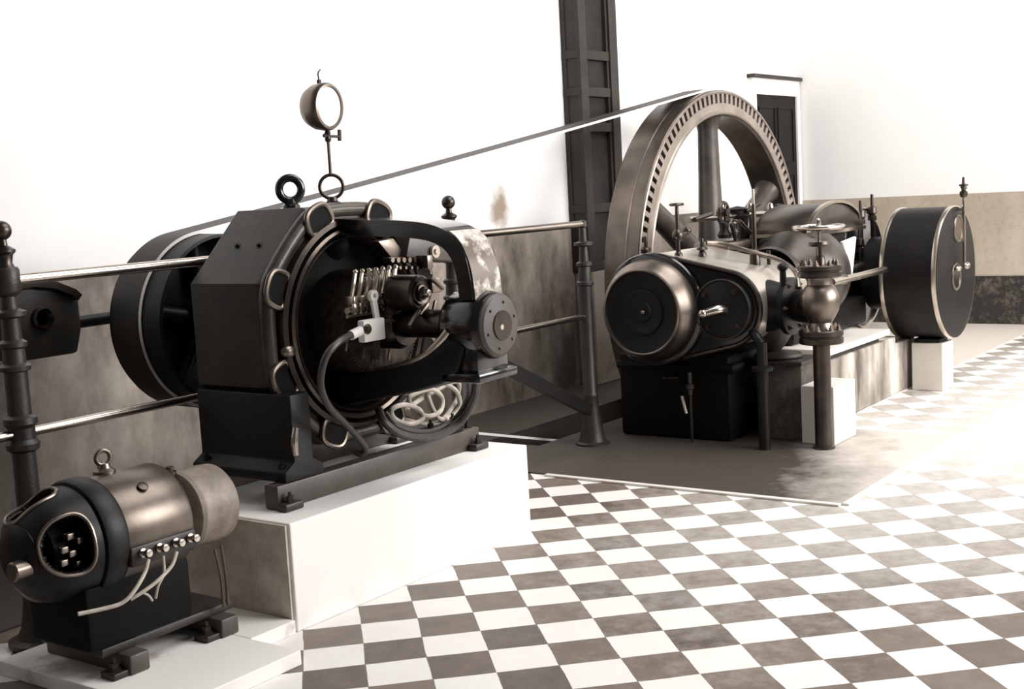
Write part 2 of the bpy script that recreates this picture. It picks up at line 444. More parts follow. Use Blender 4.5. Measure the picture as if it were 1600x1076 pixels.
# tall panelled iron column against the back wall, on a masonry pier
cy = 1.90
ped = B(); ped.box(3.60, 4.30, cy - 0.02, WY - 0.013, 0.008, 0.86, 0.012)
tag(ped.build('column_pier', white_concrete('pier_plaster', (0.36, 0.305, 0.255), (0.2, 0.165, 0.135), 0.6)), 'pale masonry pier carrying the tall dark panelled column at the back wall', 'pier')
col = thing('panelled_column', (3.93, 2.0, 0.86), 'tall dark panelled iron column rising out of frame behind the flywheel', 'column')
xL, xR = 3.585, 4.125
b = B()
b.box(xL + 0.02, xR - 0.02, cy + 0.05, WY - 0.005, 0.86, WH - 0.6)
b.build('column_core', M['column_panel'], col, smooth=False)
b = B()
for xa, xb in ((xL, xL + 0.10), (xR - 0.11, xR)):
    b.box(xa, xb, cy, WY - 0.004, 0.86, WH - 0.6, 0.006)
b.build('column_flange', M['column'], col, smooth=False)
b = B()
for z in (0.9, 1.33, 1.93, 2.19, 2.46, 3.2):
    b.box(xL + 0.1, xR - 0.11, cy + 0.012, cy + 0.06, z - 0.035, z + 0.035, 0.005)
    b.box(xL - 0.012, xL + 0.002, cy + 0.01, WY - 0.006, z - 0.03, z + 0.03, 0.003)
b.build('batten_plate', M['column'], col, smooth=False)
b = B()
b.box(xL + 0.10, xL + 0.125, cy + 0.02, cy + 0.05, 0.86, WH - 0.6); b.box(xR - 0.135, xR - 0.11, cy + 0.02, cy + 0.05, 0.86, WH - 0.6)
b.box(xL - 0.008, xL + 0.002, cy - 0.004, cy + 0.03, 0.86, WH - 0.6); b.box(xL - 0.008, xL + 0.002, WY - 0.04, WY - 0.006, 0.86, WH - 0.6)
b.build('edge_bead', M['column'], col, smooth=False)
b = B()
for z in (1.93, 2.19, 2.06): b.cyl((xR, cy + 0.06, z), (xR + 0.05, cy + 0.06, z), 0.012, seg=8)
b.build('hinge_pin', M['dark_steel'], col)

# ------------------------------------------------------------------ guard railing
RY = 0.755
rail = thing('guard_railing', (-0.1, RY, 0), 'iron guard railing with ball-topped turned posts and two pale tube rails', 'railing')
def post(x, ball=True):
    p = B()
    prof = [(0, 0.008), (0.115, 0.008), (0.115, 0.022), (0.085, 0.03), (0.066, 0.07), (0.055, 0.14), (0.047, 0.24), (0.044, 0.31), (0.052, 0.32), (0.052, 0.34), (0.042, 0.35),
            (0.040, 0.69), (0.056, 0.70), (0.058, 0.72), (0.046, 0.735), (0.046, 0.775), (0.058, 0.79), (0.056, 0.81), (0.040, 0.82), (0.039, 0.97), (0.052, 0.975), (0.054, 0.99), (0.040, 1.0),
            (0.037, 1.05), (0.048, 1.058), (0.048, 1.072), (0.033, 1.082), (0.031, 1.155), (0.055, 1.163), (0.055, 1.178), (0.030, 1.187), (0.028, 1.23), (0.042, 1.24), (0.046, 1.25), (0.046, 1.32), (0.040, 1.33), (0, 1.33)]
    if not ball:
        prof = [(0, 0.0085), (0.10, 0.0085), (0.10, 0.018), (0.080, 0.026), (0.070, 0.06), (0.060, 0.12), (0.050, 0.20), (0.044, 0.28), (0.047, 0.29), (0.047, 0.30), (0.041, 0.31), (0.039, 0.93), (0.050, 0.936), (0.050, 0.952), (0.038, 0.96), (0.034, 1.04), (0.046, 1.047), (0.046, 1.063), (0.028, 1.072), (0.024, 1.155), (0.054, 1.163), (0.054, 1.178), (0.022, 1.187), (0.020, 1.262), (0.026, 1.27), (0.026, 1.30), (0, 1.31)]
    o = p.lathe(prof, (x, RY, 0), 'Z', 28).build('post', M['dark_cast'], rail)
    if not ball: return
    q = B()
    q.lathe([(0, 1.328), (0.034, 1.328), (0.026, 1.345), (0.030, 1.372), (0.040, 1.382), (0.040, 1.39), (0.016, 1.405), (0.014, 1.425), (0, 1.43)], (x, RY, 0), 'Z', 24)
    q.sphere((x, RY, 1.455), 0.034)
    fo = q.build('finial', M['dark_steel'], o)
for x in (0.50, -1.945): post(x)
post(1.715, False)
for z, r in ((1.285, 0.020), (0.755, 0.017)):
    B().cyl((-3.2, RY, z), (1.715, RY, z), r, seg=14).build('rail', M['steel'], rail)

# dark diagonal bar running down to the right-hand railing post
b = B(); b.strip([tuple(at(640, 498, 'Y', 0.65))[::2], tuple(at(918, 640, 'Y', 0.65))[::2]], 'Y', 0.62, 0.66, 0.066)
tag(b.build('diagonal_bar', M['black'], smooth=False), 'dark flat bar sloping from behind the bearing down to the tall railing post', 'bar')

# ------------------------------------------------------------------ plinths
b = B(); b.box(-1.44, 0.0, 0.0, 1.0, 0.0, 0.39, 0.006)
pl = thing('machine_plinth', (-0.72, 0.4, 0), 'large white concrete plinth carrying the big generator', 'plinth')
b.build('plinth_block', M['white_concrete'], pl, smooth=False)
B().box(-1.452, -1.439, 0.012, 0.99, 0.0, 0.384).build('end_face', M['side_concrete'], pl, smooth=False)['label'] = 'bare grey-brown rendered end face'
PZ = 0.05
b = B(); b.box(-2.205, -1.66, -0.24, 0.62, 0.0, PZ, 0.004)
b.box(-1.66, -1.4525, -0.005, 0.62, 0.0, PZ, 0.004)
tag(b.build('low_pad', white_concrete('pad_concrete', (0.80, 0.77, 0.735), (0.35, 0.29, 0.24), 0.66), smooth=False), 'low white concrete pad under the small motor at bottom left', 'plinth')

# ------------------------------------------------------------------ big generator
GX, GZ = -0.75, 1.012
gen = thing('generator', (GX, 0.45, 0.48), 'large black belt-driven dynamo with octagonal frame on the white plinth', 'generator')
def octo(a, ch):
    return [(GX + x, GZ + z) for x, z in ((ch, a), (a, ch), (a, -ch), (ch, -a), (-ch, -a), (-a, -ch), (-a, ch), (-ch, a))]
YF, YB = 0.28, 0.69
# yoke: octagon outside, round bore
b = B()
n = 64; out = []
oc = octo(0.462, 0.195)
def oct_pt(th):
    best = None
    for i in range(8):
        p = Vector(oc[i]) - Vector((GX, GZ)); q = Vector(oc[(i + 1) % 8]) - Vector((GX, GZ))
        dv = Vector((math.cos(th), math.sin(th))); e = q - p
        den = dv.x * e.y - dv.y * e.x
        if abs(den) < 1e-9: continue
        t = (p.x * e.y - p.y * e.x) / den
        s_ = (p.x * dv.y - p.y * dv.x) / den
        if t > 0 and -1e-6 <= s_ <= 1 + 1e-6: best = dv * t
    return best
ths = sorted(set([2 * PI * i / n for i in range(n)] + [math.atan2(z - GZ, x - GX) % (2 * PI) for x, z in oc]))
R0 = 0.405
def loopv(fn, y): return [b.bm.verts.new((GX + p.x, y, GZ + p.y)) for p in (fn(t) for t in ths)]
layers = [loopv(lambda t: Vector((math.cos(t), math.sin(t))) * R0, YB),
          loopv(lambda t: oct_pt(t) * 0.985, YB), loopv(lambda t: oct_pt(t), YB - 0.012),
          loopv(lambda t: oct_pt(t), YF + 0.045), loopv(lambda t: oct_pt(t) * 0.985, YF + 0.018), loopv(lambda t: oct_pt(t) * 0.95, YF),
          loopv(lambda t: Vector((math.cos(t), math.sin(t))) * R0, YF),
          loopv(lambda t: Vector((math.cos(t), math.sin(t))) * R0, YB)]
for a_, c_ in zip(layers, layers[1:]):
    for i in range(len(ths)):
        j = (i + 1) % len(ths); b.bm.faces.new([a_[i], a_[j], c_[j], c_[i]])
b.build('yoke', M['dark_cast'], gen, ang=28)
# pockets at the corners of the frame front
for th in (22.5, 67.5, 112.5, 157.5, 202.5, 247.5, 292.5, 337.5):
    t = math.radians(th); c = Vector((GX + 0.452 * math.cos(t), YF - 0.002, GZ + 0.452 * math.sin(t)))
    rd = Vector((math.cos(t), 0, math.sin(t))); tg = Vector((-math.sin(t), 0, math.cos(t)))
    p = B()
    loop = [c + rd * a_ + tg * b_ + Vector((0, -0.020, 0)) for a_, b_ in ((-0.036, -0.065), (0.022, -0.062), (0.046, -0.030), (0.046, 0.030), (0.022, 0.062), (-0.036, 0.065), (-0.048, 0.03), (-0.048, -0.03))]
    p.tube(loop, 0.011, 8, True, 3)
    po = p.build('bolt_pocket', M['dull_steel'], gen)
    q = B()
    q.prism([(l_.x, l_.z) for l_ in loop], 'Y', YF - 0.025, YF + 0.002)  # flush black fill paints the shade inside the hollow
    q.build('pocket_shade', M['void'], po)
b = B()
rl = [Vector((GX + (x - GX) * 0.955, YF + 0.012, GZ + (z - GZ) * 0.955)) for x, z in oc]
rl2 = []
for i in range(8):
    rl2 += [rl[i] + (rl[(i + 1) % 8] - rl[i]) * t for t in (0.16, 0.84)]
b.tube(rl2, 0.030, 14, True, 4); b.build('frame_roll', M['roll'], gen)
# stepped rings of the magnet frame front
b = B()
b.ring([(0.415, YF + 0.01), (0.415, YF - 0.035), (0.398, YF - 0.045), (0.388, YF - 0.02), (0.383, YF + 0.10), (0.40, YF + 0.10)], (GX, 0, GZ), 'Y', 72)
b.build('front_ring', M['dark_steel'], gen)
b = B()
b.ring([(0.380, YF + 0.06), (0.380, YF - 0.045), (0.372, YF - 0.055), (0.362, YF - 0.045), (0.358, YF + 0.06)], (GX, 0, GZ), 'Y', 72)
b.ring([(0.352, YF + 0.06), (0.352, YF - 0.03), (0.345, YF - 0.04), (0.338, YF - 0.03), (0.336, YF + 0.06)], (GX, 0, GZ), 'Y', 72)
b.build('rocker_ring', M['dull_steel'], gen)
# field coils inside
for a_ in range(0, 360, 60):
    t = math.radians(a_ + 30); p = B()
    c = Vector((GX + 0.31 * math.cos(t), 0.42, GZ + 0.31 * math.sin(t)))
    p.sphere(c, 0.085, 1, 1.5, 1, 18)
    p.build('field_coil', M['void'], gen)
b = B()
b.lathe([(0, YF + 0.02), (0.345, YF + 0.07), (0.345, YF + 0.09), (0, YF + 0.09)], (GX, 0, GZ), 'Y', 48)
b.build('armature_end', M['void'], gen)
# commutator
b = B()
b.lathe([(0, 0.115), (0.17, 0.115), (0.205, 0.125), (0.212, 0.14), (0.212, YF + 0.05), (0, YF + 0.05)], (GX, 0, GZ), 'Y', 72)
for i in range(90):
    t = 2 * PI * i / 90; d_ = Vector((math.cos(t), 0, math.sin(t)))
    c = Vector((GX, 0.121, GZ)) + d_ * 0.19
    b.cyl(c - d_ * 0.022 + Vector((0, -0.004, 0)), c + d_ * 0.024 + Vector((0, 0.006, 0)), 0.0035, seg=5)
b.build('commutator', M['copper'], gen)
b = B(); b.cyl((GX, -0.46, GZ), (GX, 1.40, GZ), 0.055); b.lathe([(0, 0.0), (0.085, 0.0), (0.10, 0.03), (0.10, 0.12), (0, 0.12)], (GX, 0, GZ), 'Y', 32)
b.build('shaft', M['dark_steel'], gen)
# bearing bracket: upper and lower arm
def arm_path(sg):
    if sg > 0:
        pts = [(YF + 0.02, 0.385), (0.10, 0.372), (-0.06, 0.366), (-0.20, 0.350), (-0.285, 0.318), (-0.335, 0.265), (-0.358, 0.19), (-0.366, 0.10)]
    else:
        pts = [(YF + 0.02, -0.30), (0.10, -0.245), (-0.06, -0.20), (-0.20, -0.155), (-0.29, -0.11), (-0.345, -0.06)]
    P = [Vector((y, GZ + z)) for y, z in pts]; Q = []
    for i in range(len(P) - 1):
        p0 = P[max(i - 1, 0)]; p1 = P[i]; p2 = P[i + 1]; p3 = P[min(i + 2, len(P) - 1)]
        for k_ in range(6):
            t = k_ / 6
            Q.append(0.5 * ((2 * p1) + (p2 - p0) * t + (2 * p0 - 5 * p1 + 4 * p2 - p3) * t * t + (3 * p1 - p0 - 3 * p2 + p3) * t ** 3))
    Q.append(P[-1]); return [tuple(q) for q in Q]
b = B(); b.strip(arm_path(1), 'X', GX - 0.09, GX + 0.09, 0.062)
bmesh.ops.bevel(b.bm, geom=[e for e in b.bm.edges if len(e.link_faces) == 2 and e.calc_face_angle() > 1.2], offset=0.010, segments=2, affect='EDGES')
b.build('bearing_bracket', M['black_gloss'], gen, ang=45)
b = B()
low = [(YF + 0.02, -0.205), (0.18, -0.19), (0.07, -0.168), (-0.03, -0.150), (-0.126, -0.124), (-0.20, -0.088), (-0.26, -0.045), (-0.30, -0.01)]
bot = [(-0.36, -0.06), (-0.33, -0.16), (-0.25, -0.21), (-0.12, -0.245), (0.03, -0.275), (0.16, -0.30), (YF + 0.02, -0.33)]
b.prism([(y, GZ + z) for y, z in low + bot], 'X', GX - 0.12, GX + 0.12, 0.012)
b.build('bearing_bracket', M['black'], gen, ang=45)
b = B(); b.tube([(GX - 0.118, y, GZ + z + 0.002) for y, z in low[2:]], lambda t: 0.005 + 0.012 * t, 10)  # steel tube added as the painted highlight of the arm edge
b.build('arm_highlight', M['steel'], gen)['label'] = 'bright strip standing in for the highlight along the lower bearing arm'
# window reflection on the bracket front, painted as a pale mottled strip
b = B(); ap = [p for p in arm_path(1) if p[0] < -0.20]
b.strip([(y - 0.034 * 1.0, z + 0.0) if z < GZ + 0.27 else (y - 0.026, z + 0.024) for y, z in ap if z < GZ + 0.33], 'X', GX - 0.082, GX + 0.082, 0.006)
b.build('bracket_sheen', M['mottle'], gen)
# bearing housing
b = B()
b.lathe([(0, -0.25), (0.115, -0.25), (0.128, -0.27), (0.128, -0.40), (0.122, -0.425), (0.118, -0.432), (0, -0.432)], (GX, 0, GZ), 'Y', 48)
b.box(GX - 0.10, GX + 0.10, -0.41, -0.27, GZ - 0.175, GZ - 0.05, 0.02)
b.box(GX - 0.12, GX + 0.12, -0.43, -0.25, GZ - 0.20, GZ - 0.165, 0.008)
hb = b.build('bearing_housing', M['black_gloss'], gen)
b = B()
b.lathe([(0.048, -0.440), (0.050, -0.456), (0.105, -0.450), (0.116, -0.440), (0.117, -0.428), (0.048, -0.428), (0.048, -0.440)], (GX, 0, GZ), 'Y', 48)
for i in range(6):
    t = 2 * PI * i / 6 + 0.3; b.sphere((GX + 0.085 * math.cos(t), -0.453, GZ + 0.085 * math.sin(t)), 0.006, seg=10)
b.build('end_cap', M['grey_paint'], gen)['label'] = 'round grey-brown bearing end plate'
b = B(); b.lathe([(0, -0.462), (0.020, -0.458), (0.027, -0.445), (0.027, -0.43), (0, -0.43)], (GX - 0.006, 0, GZ - 0.006), 'Y', 24)
b.build('shaft_end', M['brass'], gen)
b = B(); b.lathe([(0, 0), (0.022, 0), (0.022, 0.016), (0.012, 0.02), (0.0, 0.026)], (GX - 0.02, -0.34, GZ + 0.126), 'Z', 16)
b.build('oil_plug', M['dull_steel'], gen)
# pulley
b = B()
pr_, y0, y1 = 0.368, 1.0, 1.335
b.lathe([(pr_ - 0.02, y0 + 0.02), (pr_ - 0.012, y0), (pr_, y0 + 0.006), (pr_ + 0.004, (y0 + y1) / 2), (pr_, y1 - 0.006), (pr_ - 0.012, y1), (pr_ - 0.02, y1 - 0.02), (pr_ - 0.02, y0 + 0.02)], (GX, 0, GZ), 'Y', 72)
b.lathe([(0.07, 1.02), (0.11, 1.06), (0.11, 1.28), (0.07, 1.30), (0.07, 1.02)], (GX, 0, GZ), 'Y', 32)
b.lathe([(0.09, 1.20), (0.352, 1.20), (0.352, 1.225), (0.09, 1.225), (0.09, 1.20)], (GX, 0, GZ), 'Y', 64)
for i in range(5):
    t = 2 * PI * i / 5 + 0.4; d_ = Vector((math.cos(t), 0, math.sin(t)))
    b.cyl(Vector((GX, 1.17, GZ)) + d_ * 0.09, Vector((GX, 1.17, GZ)) + d_ * 0.352, 0.035, 0.028, 16)
b.build('drive_pulley', M['black'], gen)
# pulley-side end shield
b = B(); b.lathe([(0, YB + 0.16), (0.09, YB + 0.16), (0.11, YB + 0.14), (0.13, YB + 0.05), (0.36, YB + 0.012), (0.40, YB - 0.01), (0.40, YB - 0.04), (0, YB - 0.04)], (GX, 0, GZ), 'Y', 48)
b.build('rear_shield', M['black'], gen)
# chamfer bolts
for t_ in (0.40, 0.52):
    p = at(338 if t_ < 0.5 else 381, 377, 'Y', t_)
    c = Vector((GX - 0.328, t_ + 0.03, GZ + 0.328))
    p = B(); p.bolt(c + Vector((0.01, 0, -0.01)), (-1, 0, 1), 0.016, 0.02); p.build('frame_bolt', M['black'], gen)
# eye bolts on top
def eyebolt(name, x, y, z, R, r, par, mat, axis='Y'):
    e = B(); e.lathe([(0, -0.002), (0.036, -0.002), (0.036, 0.012), (0.022, 0.02), (0.018, 0.035), (0, 0.035)], (x, y, z), 'Z', 20)
    e.torus((x, y, z + 0.03 + R), axis, R, r); return e.build(name, mat, par)
eyebolt('lifting_eye', GX, 0.575, GZ + 0.462, 0.046, 0.017, gen, M['black_gloss'], (0.55, 1, 0))
eyebolt('lifting_eye', GX, 0.345, GZ + 0.462, 0.046, 0.007, gen, M['dark_steel'], (0.9, 1, 0))
# feet
for xf in (GX - 0.43, GX + 0.43):
    b = B()
    b.prism([(xf - 0.10, 0.482), (xf + 0.10, 0.482), (xf + 0.10, 0.52), (xf + 0.05, 0.55), (xf + 0.05, 0.80), (xf - 0.05, 0.80), (xf - 0.05, 0.55), (xf - 0.10, 0.52)], 'Y', 0.17 if xf < GX else 0.46, 0.68, 0.008)
    if xf > GX: b.box(xf - 0.10, xf + 0.10, 0.17, 0.46, 0.482, 0.515, 0.006)
    for yy in (0.21, 0.62): b.bolt((xf - math.copysign(0.0, xf) + 0.075, yy, 0.52), 'Z', 0.014, 0.03); b.bolt((xf - 0.075, yy, 0.52), 'Z', 0.014, 0.03)
    b.build('foot', M['black'], gen)
# brush gear
br = B()
for i in range(7):
    x = GX - 0.235 + i * 0.038; z = GZ + 0.105
    br.box(x - 0.012, x + 0.012, 0.035, 0.085, z - 0.022, z + 0.022, 0.004)
    br.tube([(x, 0.06, z + 0.02), (x + 0.004, 0.05, z + 0.06), (x + 0.018, 0.05, z + 0.105)], 0.009, 8)
    br.sphere((x + 0.020, 0.05, z + 0.110), 0.011, seg=10)
br.cyl((GX - 0.265, 0.06, GZ + 0.075), (GX + 0.03, 0.06, GZ + 0.075), 0.012, seg=12)
br.build('brush_holder', M['brass'], gen)
br = B()
br.cyl((GX - 0.27, 0.055, GZ + 0.055), (GX + 0.05, 0.055, GZ + 0.055), 0.008, seg=10)
for i in range(6): br.box(GX - 0.255 + i * 0.033, GX - 0.238 + i * 0.033, 0.03, 0.05, GZ + 0.06, GZ + 0.10, 0.002)
br.build('brush_holder', M['steel'], gen)
# white lever with cable clamp
lv = B()
yl = -0.005
p0 = at(583, 462, 'Y', yl); p1 = at(590, 505, 'Y', yl); p2 = at(588, 562, 'Y', yl)
lv.lathe([(0.009, -0.008), (0.022, -0.008), (0.022, 0.008), (0.009, 0.008), (0.009, -0.008)], p0, 'Y', 20)
lv.strip([(p0.x, p0.z - 0.018), (p1.x, p1.z)], 'Y', yl - 0.006, yl + 0.006, 0.026)
lvo = lv.build('brush_lever', M['white_paint'], gen)
lv = B(); lv.strip([(p1.x, p1.z), (p2.x, p2.z)], 'Y', yl - 0.006, yl + 0.006, 0.024); lv.build('brush_lever', M['copper'], gen)
cl = B(); a_ = at(563, 500, 'Y', yl); c_ = at(594, 529, 'Y', yl)
cl.box(a_.x - 0.015, c_.x, yl - 0.03, yl + 0.004, c_.z, a_.z, 0.006)
clo = cl.build('cable_clamp', M['white_paint'], gen); clo['label'] = 'white cable clamp block with round bolt'
cl = B(); cc = at(574, 514, 'Y', yl - 0.03); cl.lathe([(0, -0.01), (0.013, -0.01), (0.019, -0.004), (0.019, 0.004), (0, 0.004)], cc, 'Y', 18); cl.build('clamp_bolt', M['copper'], clo)
cl = B(); cl.cyl(at(548, 524, 'Y', yl - 0.012), at(566, 515, 'Y', yl - 0.012), 0.018, seg=14); cl.build('cable_lug', M['white_paint'], clo)
# steel bar behind lever, springs and links
sm = B()
sm.cyl(at(592, 499, 'Y', 0.0), at(616, 501, 'Y', 0.0), 0.007, seg=10)
sm.box(*sum(([min(u_, v_), max(u_, v_)] for u_, v_ in zip(at(611, 492, 'Y', 0.0), at(616, 518, 'Y', 0.012))), []))
sm.build('link_rod', M['steel'], gen)
rk = B()
c_ = at(650, 457, 'Y', -0.08)
rk.lathe([(0, -0.05), (0.02, -0.05), (0.024, -0.035), (0.030, -0.034), (0.030, -0.025), (0.044, -0.03), (0.048, -0.02), (0.060, -0.026), (0.068, -0.018), (0.068, 0.10), (0, 0.10)], c_, 'Y', 32)
rk.build('brush_rocker', M['dark_steel'], gen)
rk = B(); rk.lathe([(0, -0.066), (0.012, -0.064), (0.017, -0.055), (0.017, -0.04), (0, -0.04)], c_, 'Y', 18); rk.build('rocker_nut', M['steel'], gen)
rk = B()
q0 = at(683, 445, 'Y', -0.12)
for (a1, a2), r_ in ((((672, 432), (692, 449)), 0.012), (((655, 485), (640, 510)), 0.01), (((680, 470), (672, 505)), 0.007), (((668, 475), (655, 492)), 0.009)):
    rk.cyl(at(*a1, 'Y', -0.12), at(*a2, 'Y', -0.12), r_, seg=10)
rk.box(q0.x - 0.03, q0.x + 0.035, -0.12, -0.09, q0.z - 0.03, q0.z + 0.03, 0.008)
rk.build('rocker_arm', M['dull_steel'], gen)
# terminal block under the upper arm
tb = B()
a_ = at(612, 402, 'Y', 0.24); c_ = at(697, 372, 'Y', 0.24)
tb.prism([(a_.x, a_.z), (c_.x, c_.z - 0.105), (c_.x, c_.z), (a_.x + 0.03, a_.z + 0.085)], 'Y', 0.16, 0.30, 0.006)
tbo = tb.build('terminal_block', M['grey_paint'], gen)
tb = B(); p = at(678, 393, 'Y', 0.155); tb.lathe([(0.012, 0), (0.026, 0), (0.026, 0.012), (0.012, 0.012), (0.012, 0)], p + Vector((0, -0.012, 0)), 'Y', 20); tb.lathe([(0, -0.02), (0.013, -0.02), (0.013, 0), (0, 0)], p, 'Y', 6)
tb.build('terminal_nut', M['brass'], tbo)
tb = B()
for i in range(7):
    p = at(614 + i * 9, 406, 'Y', 0.15); tb.cyl(p, p + Vector((0, 0.05, 0)), 0.011, seg=8)
    p = at(617 + i * 9, 418, 'Y', 0.14); tb.cyl(p, p + Vector((0, 0.05, 0)), 0.007, seg=8)
p = at(672, 410, 'Y', 0.10); tb.box(p.x - 0.015, p.x + 0.02, 0.10, 0.16, p.z - 0.025, p.z + 0.03, 0.004)
tb.build('terminal_row', M['dull_steel'], tbo)
tb = B(); tb.prism([(at(588, 377, 'Y', .2).x, at(588, 377, 'Y', .2).z), (at(612, 372, 'Y', .2).x, at(612, 372, 'Y', .2).z), (at(634, 402, 'Y', .2).x, at(634, 402, 'Y', .2).z), (at(612, 406, 'Y', .2).x, at(612, 406, 'Y', .2).z)], 'Y', 0.19, 0.24, 0.004)
tb.build('terminal_cover', M['dull_steel'], tbo)
# little levers round the lower commutator edge
for px_, py_ in ((540, 548), (566, 560), (587, 565), (607, 562)):
    p = at(px_, py_, 'Y', 0.1); s_ = B(); s_.cyl(p, p + Vector((0.012, 0, 0.04)), 0.006, seg=8); s_.build('brush_spring', M['dull_steel'], gen)
# ring stop knob bottom left of the ring
s_ = B(); p = at(450, 549, 'Y', YF - 0.03); s_.sphere(p, 0.032, 1.1, 0.8, 0.8, 18); s_.build('rocker_stop', M['dull_steel'], gen)
s_ = B(); p = at(460, 690, 'Y', 0.16); s_.tube([p + Vector((0, 0, -0.05)), p, p + Vector((0.012, 0, 0.05))], lambda t: 0.014 - 0.004 * abs(t - 0.5), 10); s_.build('clamp_handle', M['steel'], gen)

# slide rails
def slide_rail(y, label):
    t = thing('slide_rail', (GX, y, 0.39), label, 'rail', 'slide rails under the generator')
    b = B(); b.box(-1.325, -0.115, y - 0.035, y + 0.035, 0.391, 0.481, 0.006); b.build('rail_bar', M['grey_paint'], t)
    for x in (-1.29, -0.16):
        b = B(); b.box(x - 0.045, x + 0.045, y - 0.085, y - 0.034, 0.391, 0.42, 0.006); b.bolt((x, y - 0.06, 0.42), 'Z', 0.015, 0.028); b.build('anchor_lug', M['dark_cast'], t)
    for x in (-1.26, -1.16, -0.33, -0.15):
        b = B(); b.bolt((x, y, 0.481), 'Z', 0.015, 0.026); b.build('rail_bolt', M['dark_steel'], t)
    return t
slide_rail(0.205, 'grey iron slide rail lying along the front edge of the white plinth')
slide_rail(0.655, 'grey iron slide rail hidden behind the front one under the generator')

# cables
c = B()
pts = [at(552, 521, 'Y', -0.015), at(528, 535, 'Y', -0.04), at(508, 560, 'Y', -0.03), at(501, 600, 'Y', 0.0), at(513, 633, 'Y', 0.03), at(538, 660, 'Y', 0.08), at(560, 684, 'Y', 0.12), at(571, 700, 'Y', 0.14), at(566, 709, 'Y', 0.16), at(553, 704, 'Y', 0.19)]
c.tube(pts, 0.0135, 10)
tag(c.build('brush_cable', M['rubber']), 'black S-curved cable hanging from the white clamp on the commutator', 'cable')
c = B()
c.tube([at(747, 585, 'Y', -0.12), at(742, 620, 'Y', -0.02), at(722, 655, 'Y', 0.08), at(690, 679, 'Y', 0.11), at(655, 684, 'Y', 0.11), at(622, 676, 'Y', 0.12), at(600, 658, 'Y', 0.14), at(592, 640, 'Y', 0.18)], 0.017, 10)
tag(c.build('main_cable', M['rubber']), 'thick black cable looping down below the bearing, outer of the two', 'cable', 'cables looping below the bearing')
c = B()
c.tube([at(734, 588, 'Y', -0.10), at(732, 620, 'Y', 0.02), at(712, 653, 'Y', 0.12), at(680, 672, 'Y', 0.14), at(648, 674, 'Y', 0.14), at(618, 664, 'Y', 0.16), at(602, 645, 'Y', 0.2)], 0.012, 10)
tag(c.build('main_cable', M['rubber']), 'thinner black cable looping down below the bearing, inner of the two', 'cable', 'cables looping below the bearing')
coil = [[(612, 640), (618, 655), (640, 662), (660, 655), (655, 640), (632, 632)], [(640, 620), (648, 640), (668, 650), (688, 642), (690, 620), (672, 608)], [(668, 610), (690, 600), (712, 610), (718, 632), (705, 650), (684, 652)], [(628, 645), (650, 660), (684, 660), (704, 640), (716, 615), (708, 596)]]
words = ['lower left loop', 'middle loop', 'upper right loop', 'long outer loop']
for i, cp in enumerate(coil):
    c = B(); c.tube([at(x, y, 'Y', 0.20 + 0.025 * i + 0.015 * math.sin(j * 2.2)) for j, (x, y) in enumerate(cp)], 0.0105, 8, True)
    tag(c.build('coiled_wire', M['pale_cable']), 'coil of stiff wire behind the black cables under the generator, ' + words[i], 'wire', 'coiled wires under the generator')

# round lamp on a rod above the generator
lp = thing('rod_lamp', (GX + 0.005, 0.345, 1.597), 'round nickel lamp with white glass face on a thin rod above the generator', 'lamp')
ax = Vector((0.10, -1.0, -0.04)).normalized()
lc = Vector((GX - 0.012, 0.36, 1.862))
b = B(); b.lathe([(0, 0.065), (0.05, 0.06), (0.075, 0.045), (0.089, 0.015), (0.093, -0.015), (0.093, -0.035), (0.087, -0.045), (0.078, -0.047), (0.078, -0.03), (0, -0.03)], lc, -ax * -1.0 if False else -ax, 40)
b.build('lamp_housing', M['dull_steel'], lp)
b = B(); b.lathe([(0, -0.052), (0.05, -0.049), (0.077, -0.038), (0.077, -0.03), (0, -0.03)], lc, -ax, 36); b.build('lamp_glass', M['glass_white'], lp)
b = B(); b.cyl((GX, 0.345, 1.596), (GX, 0.345, 1.78), 0.0065, seg=10); b.lathe([(0, 0), (0.010, 0), (0.014, 0.012), (0.008, 0.022), (0.013, 0.034), (0.007, 0.05), (0, 0.05)], (GX, 0.345, 1.725), 'Z', 12)
b.build('lamp_rod', M['dark_steel'], lp)
b = B(); b.cyl((GX, 0.345, 1.748), (GX + 0.055, 0.335, 1.745), 0.006, seg=8); b.cyl((GX + 0.055, 0.335, 1.728), (GX + 0.058, 0.335, 1.772), 0.008, seg=8); b.cyl((GX - 0.01, 0.345, 1.748), (GX - 0.022, 0.345, 1.75), 0.008, seg=8)
b.build('rod_cock', M['dark_steel'], lp)
b = B(); b.cyl((lc.x, lc.y, lc.z + 0.088), (lc.x, lc.y, lc.z + 0.105), 0.009, seg=8); b.tube([(lc.x, lc.y, lc.z + 0.10), (lc.x - 0.002, lc.y, lc.z + 0.13), (lc.x + 0.012, lc.y, lc.z + 0.145)], 0.003, 6); b.build('lamp_finial', M['dark_steel'], lp)

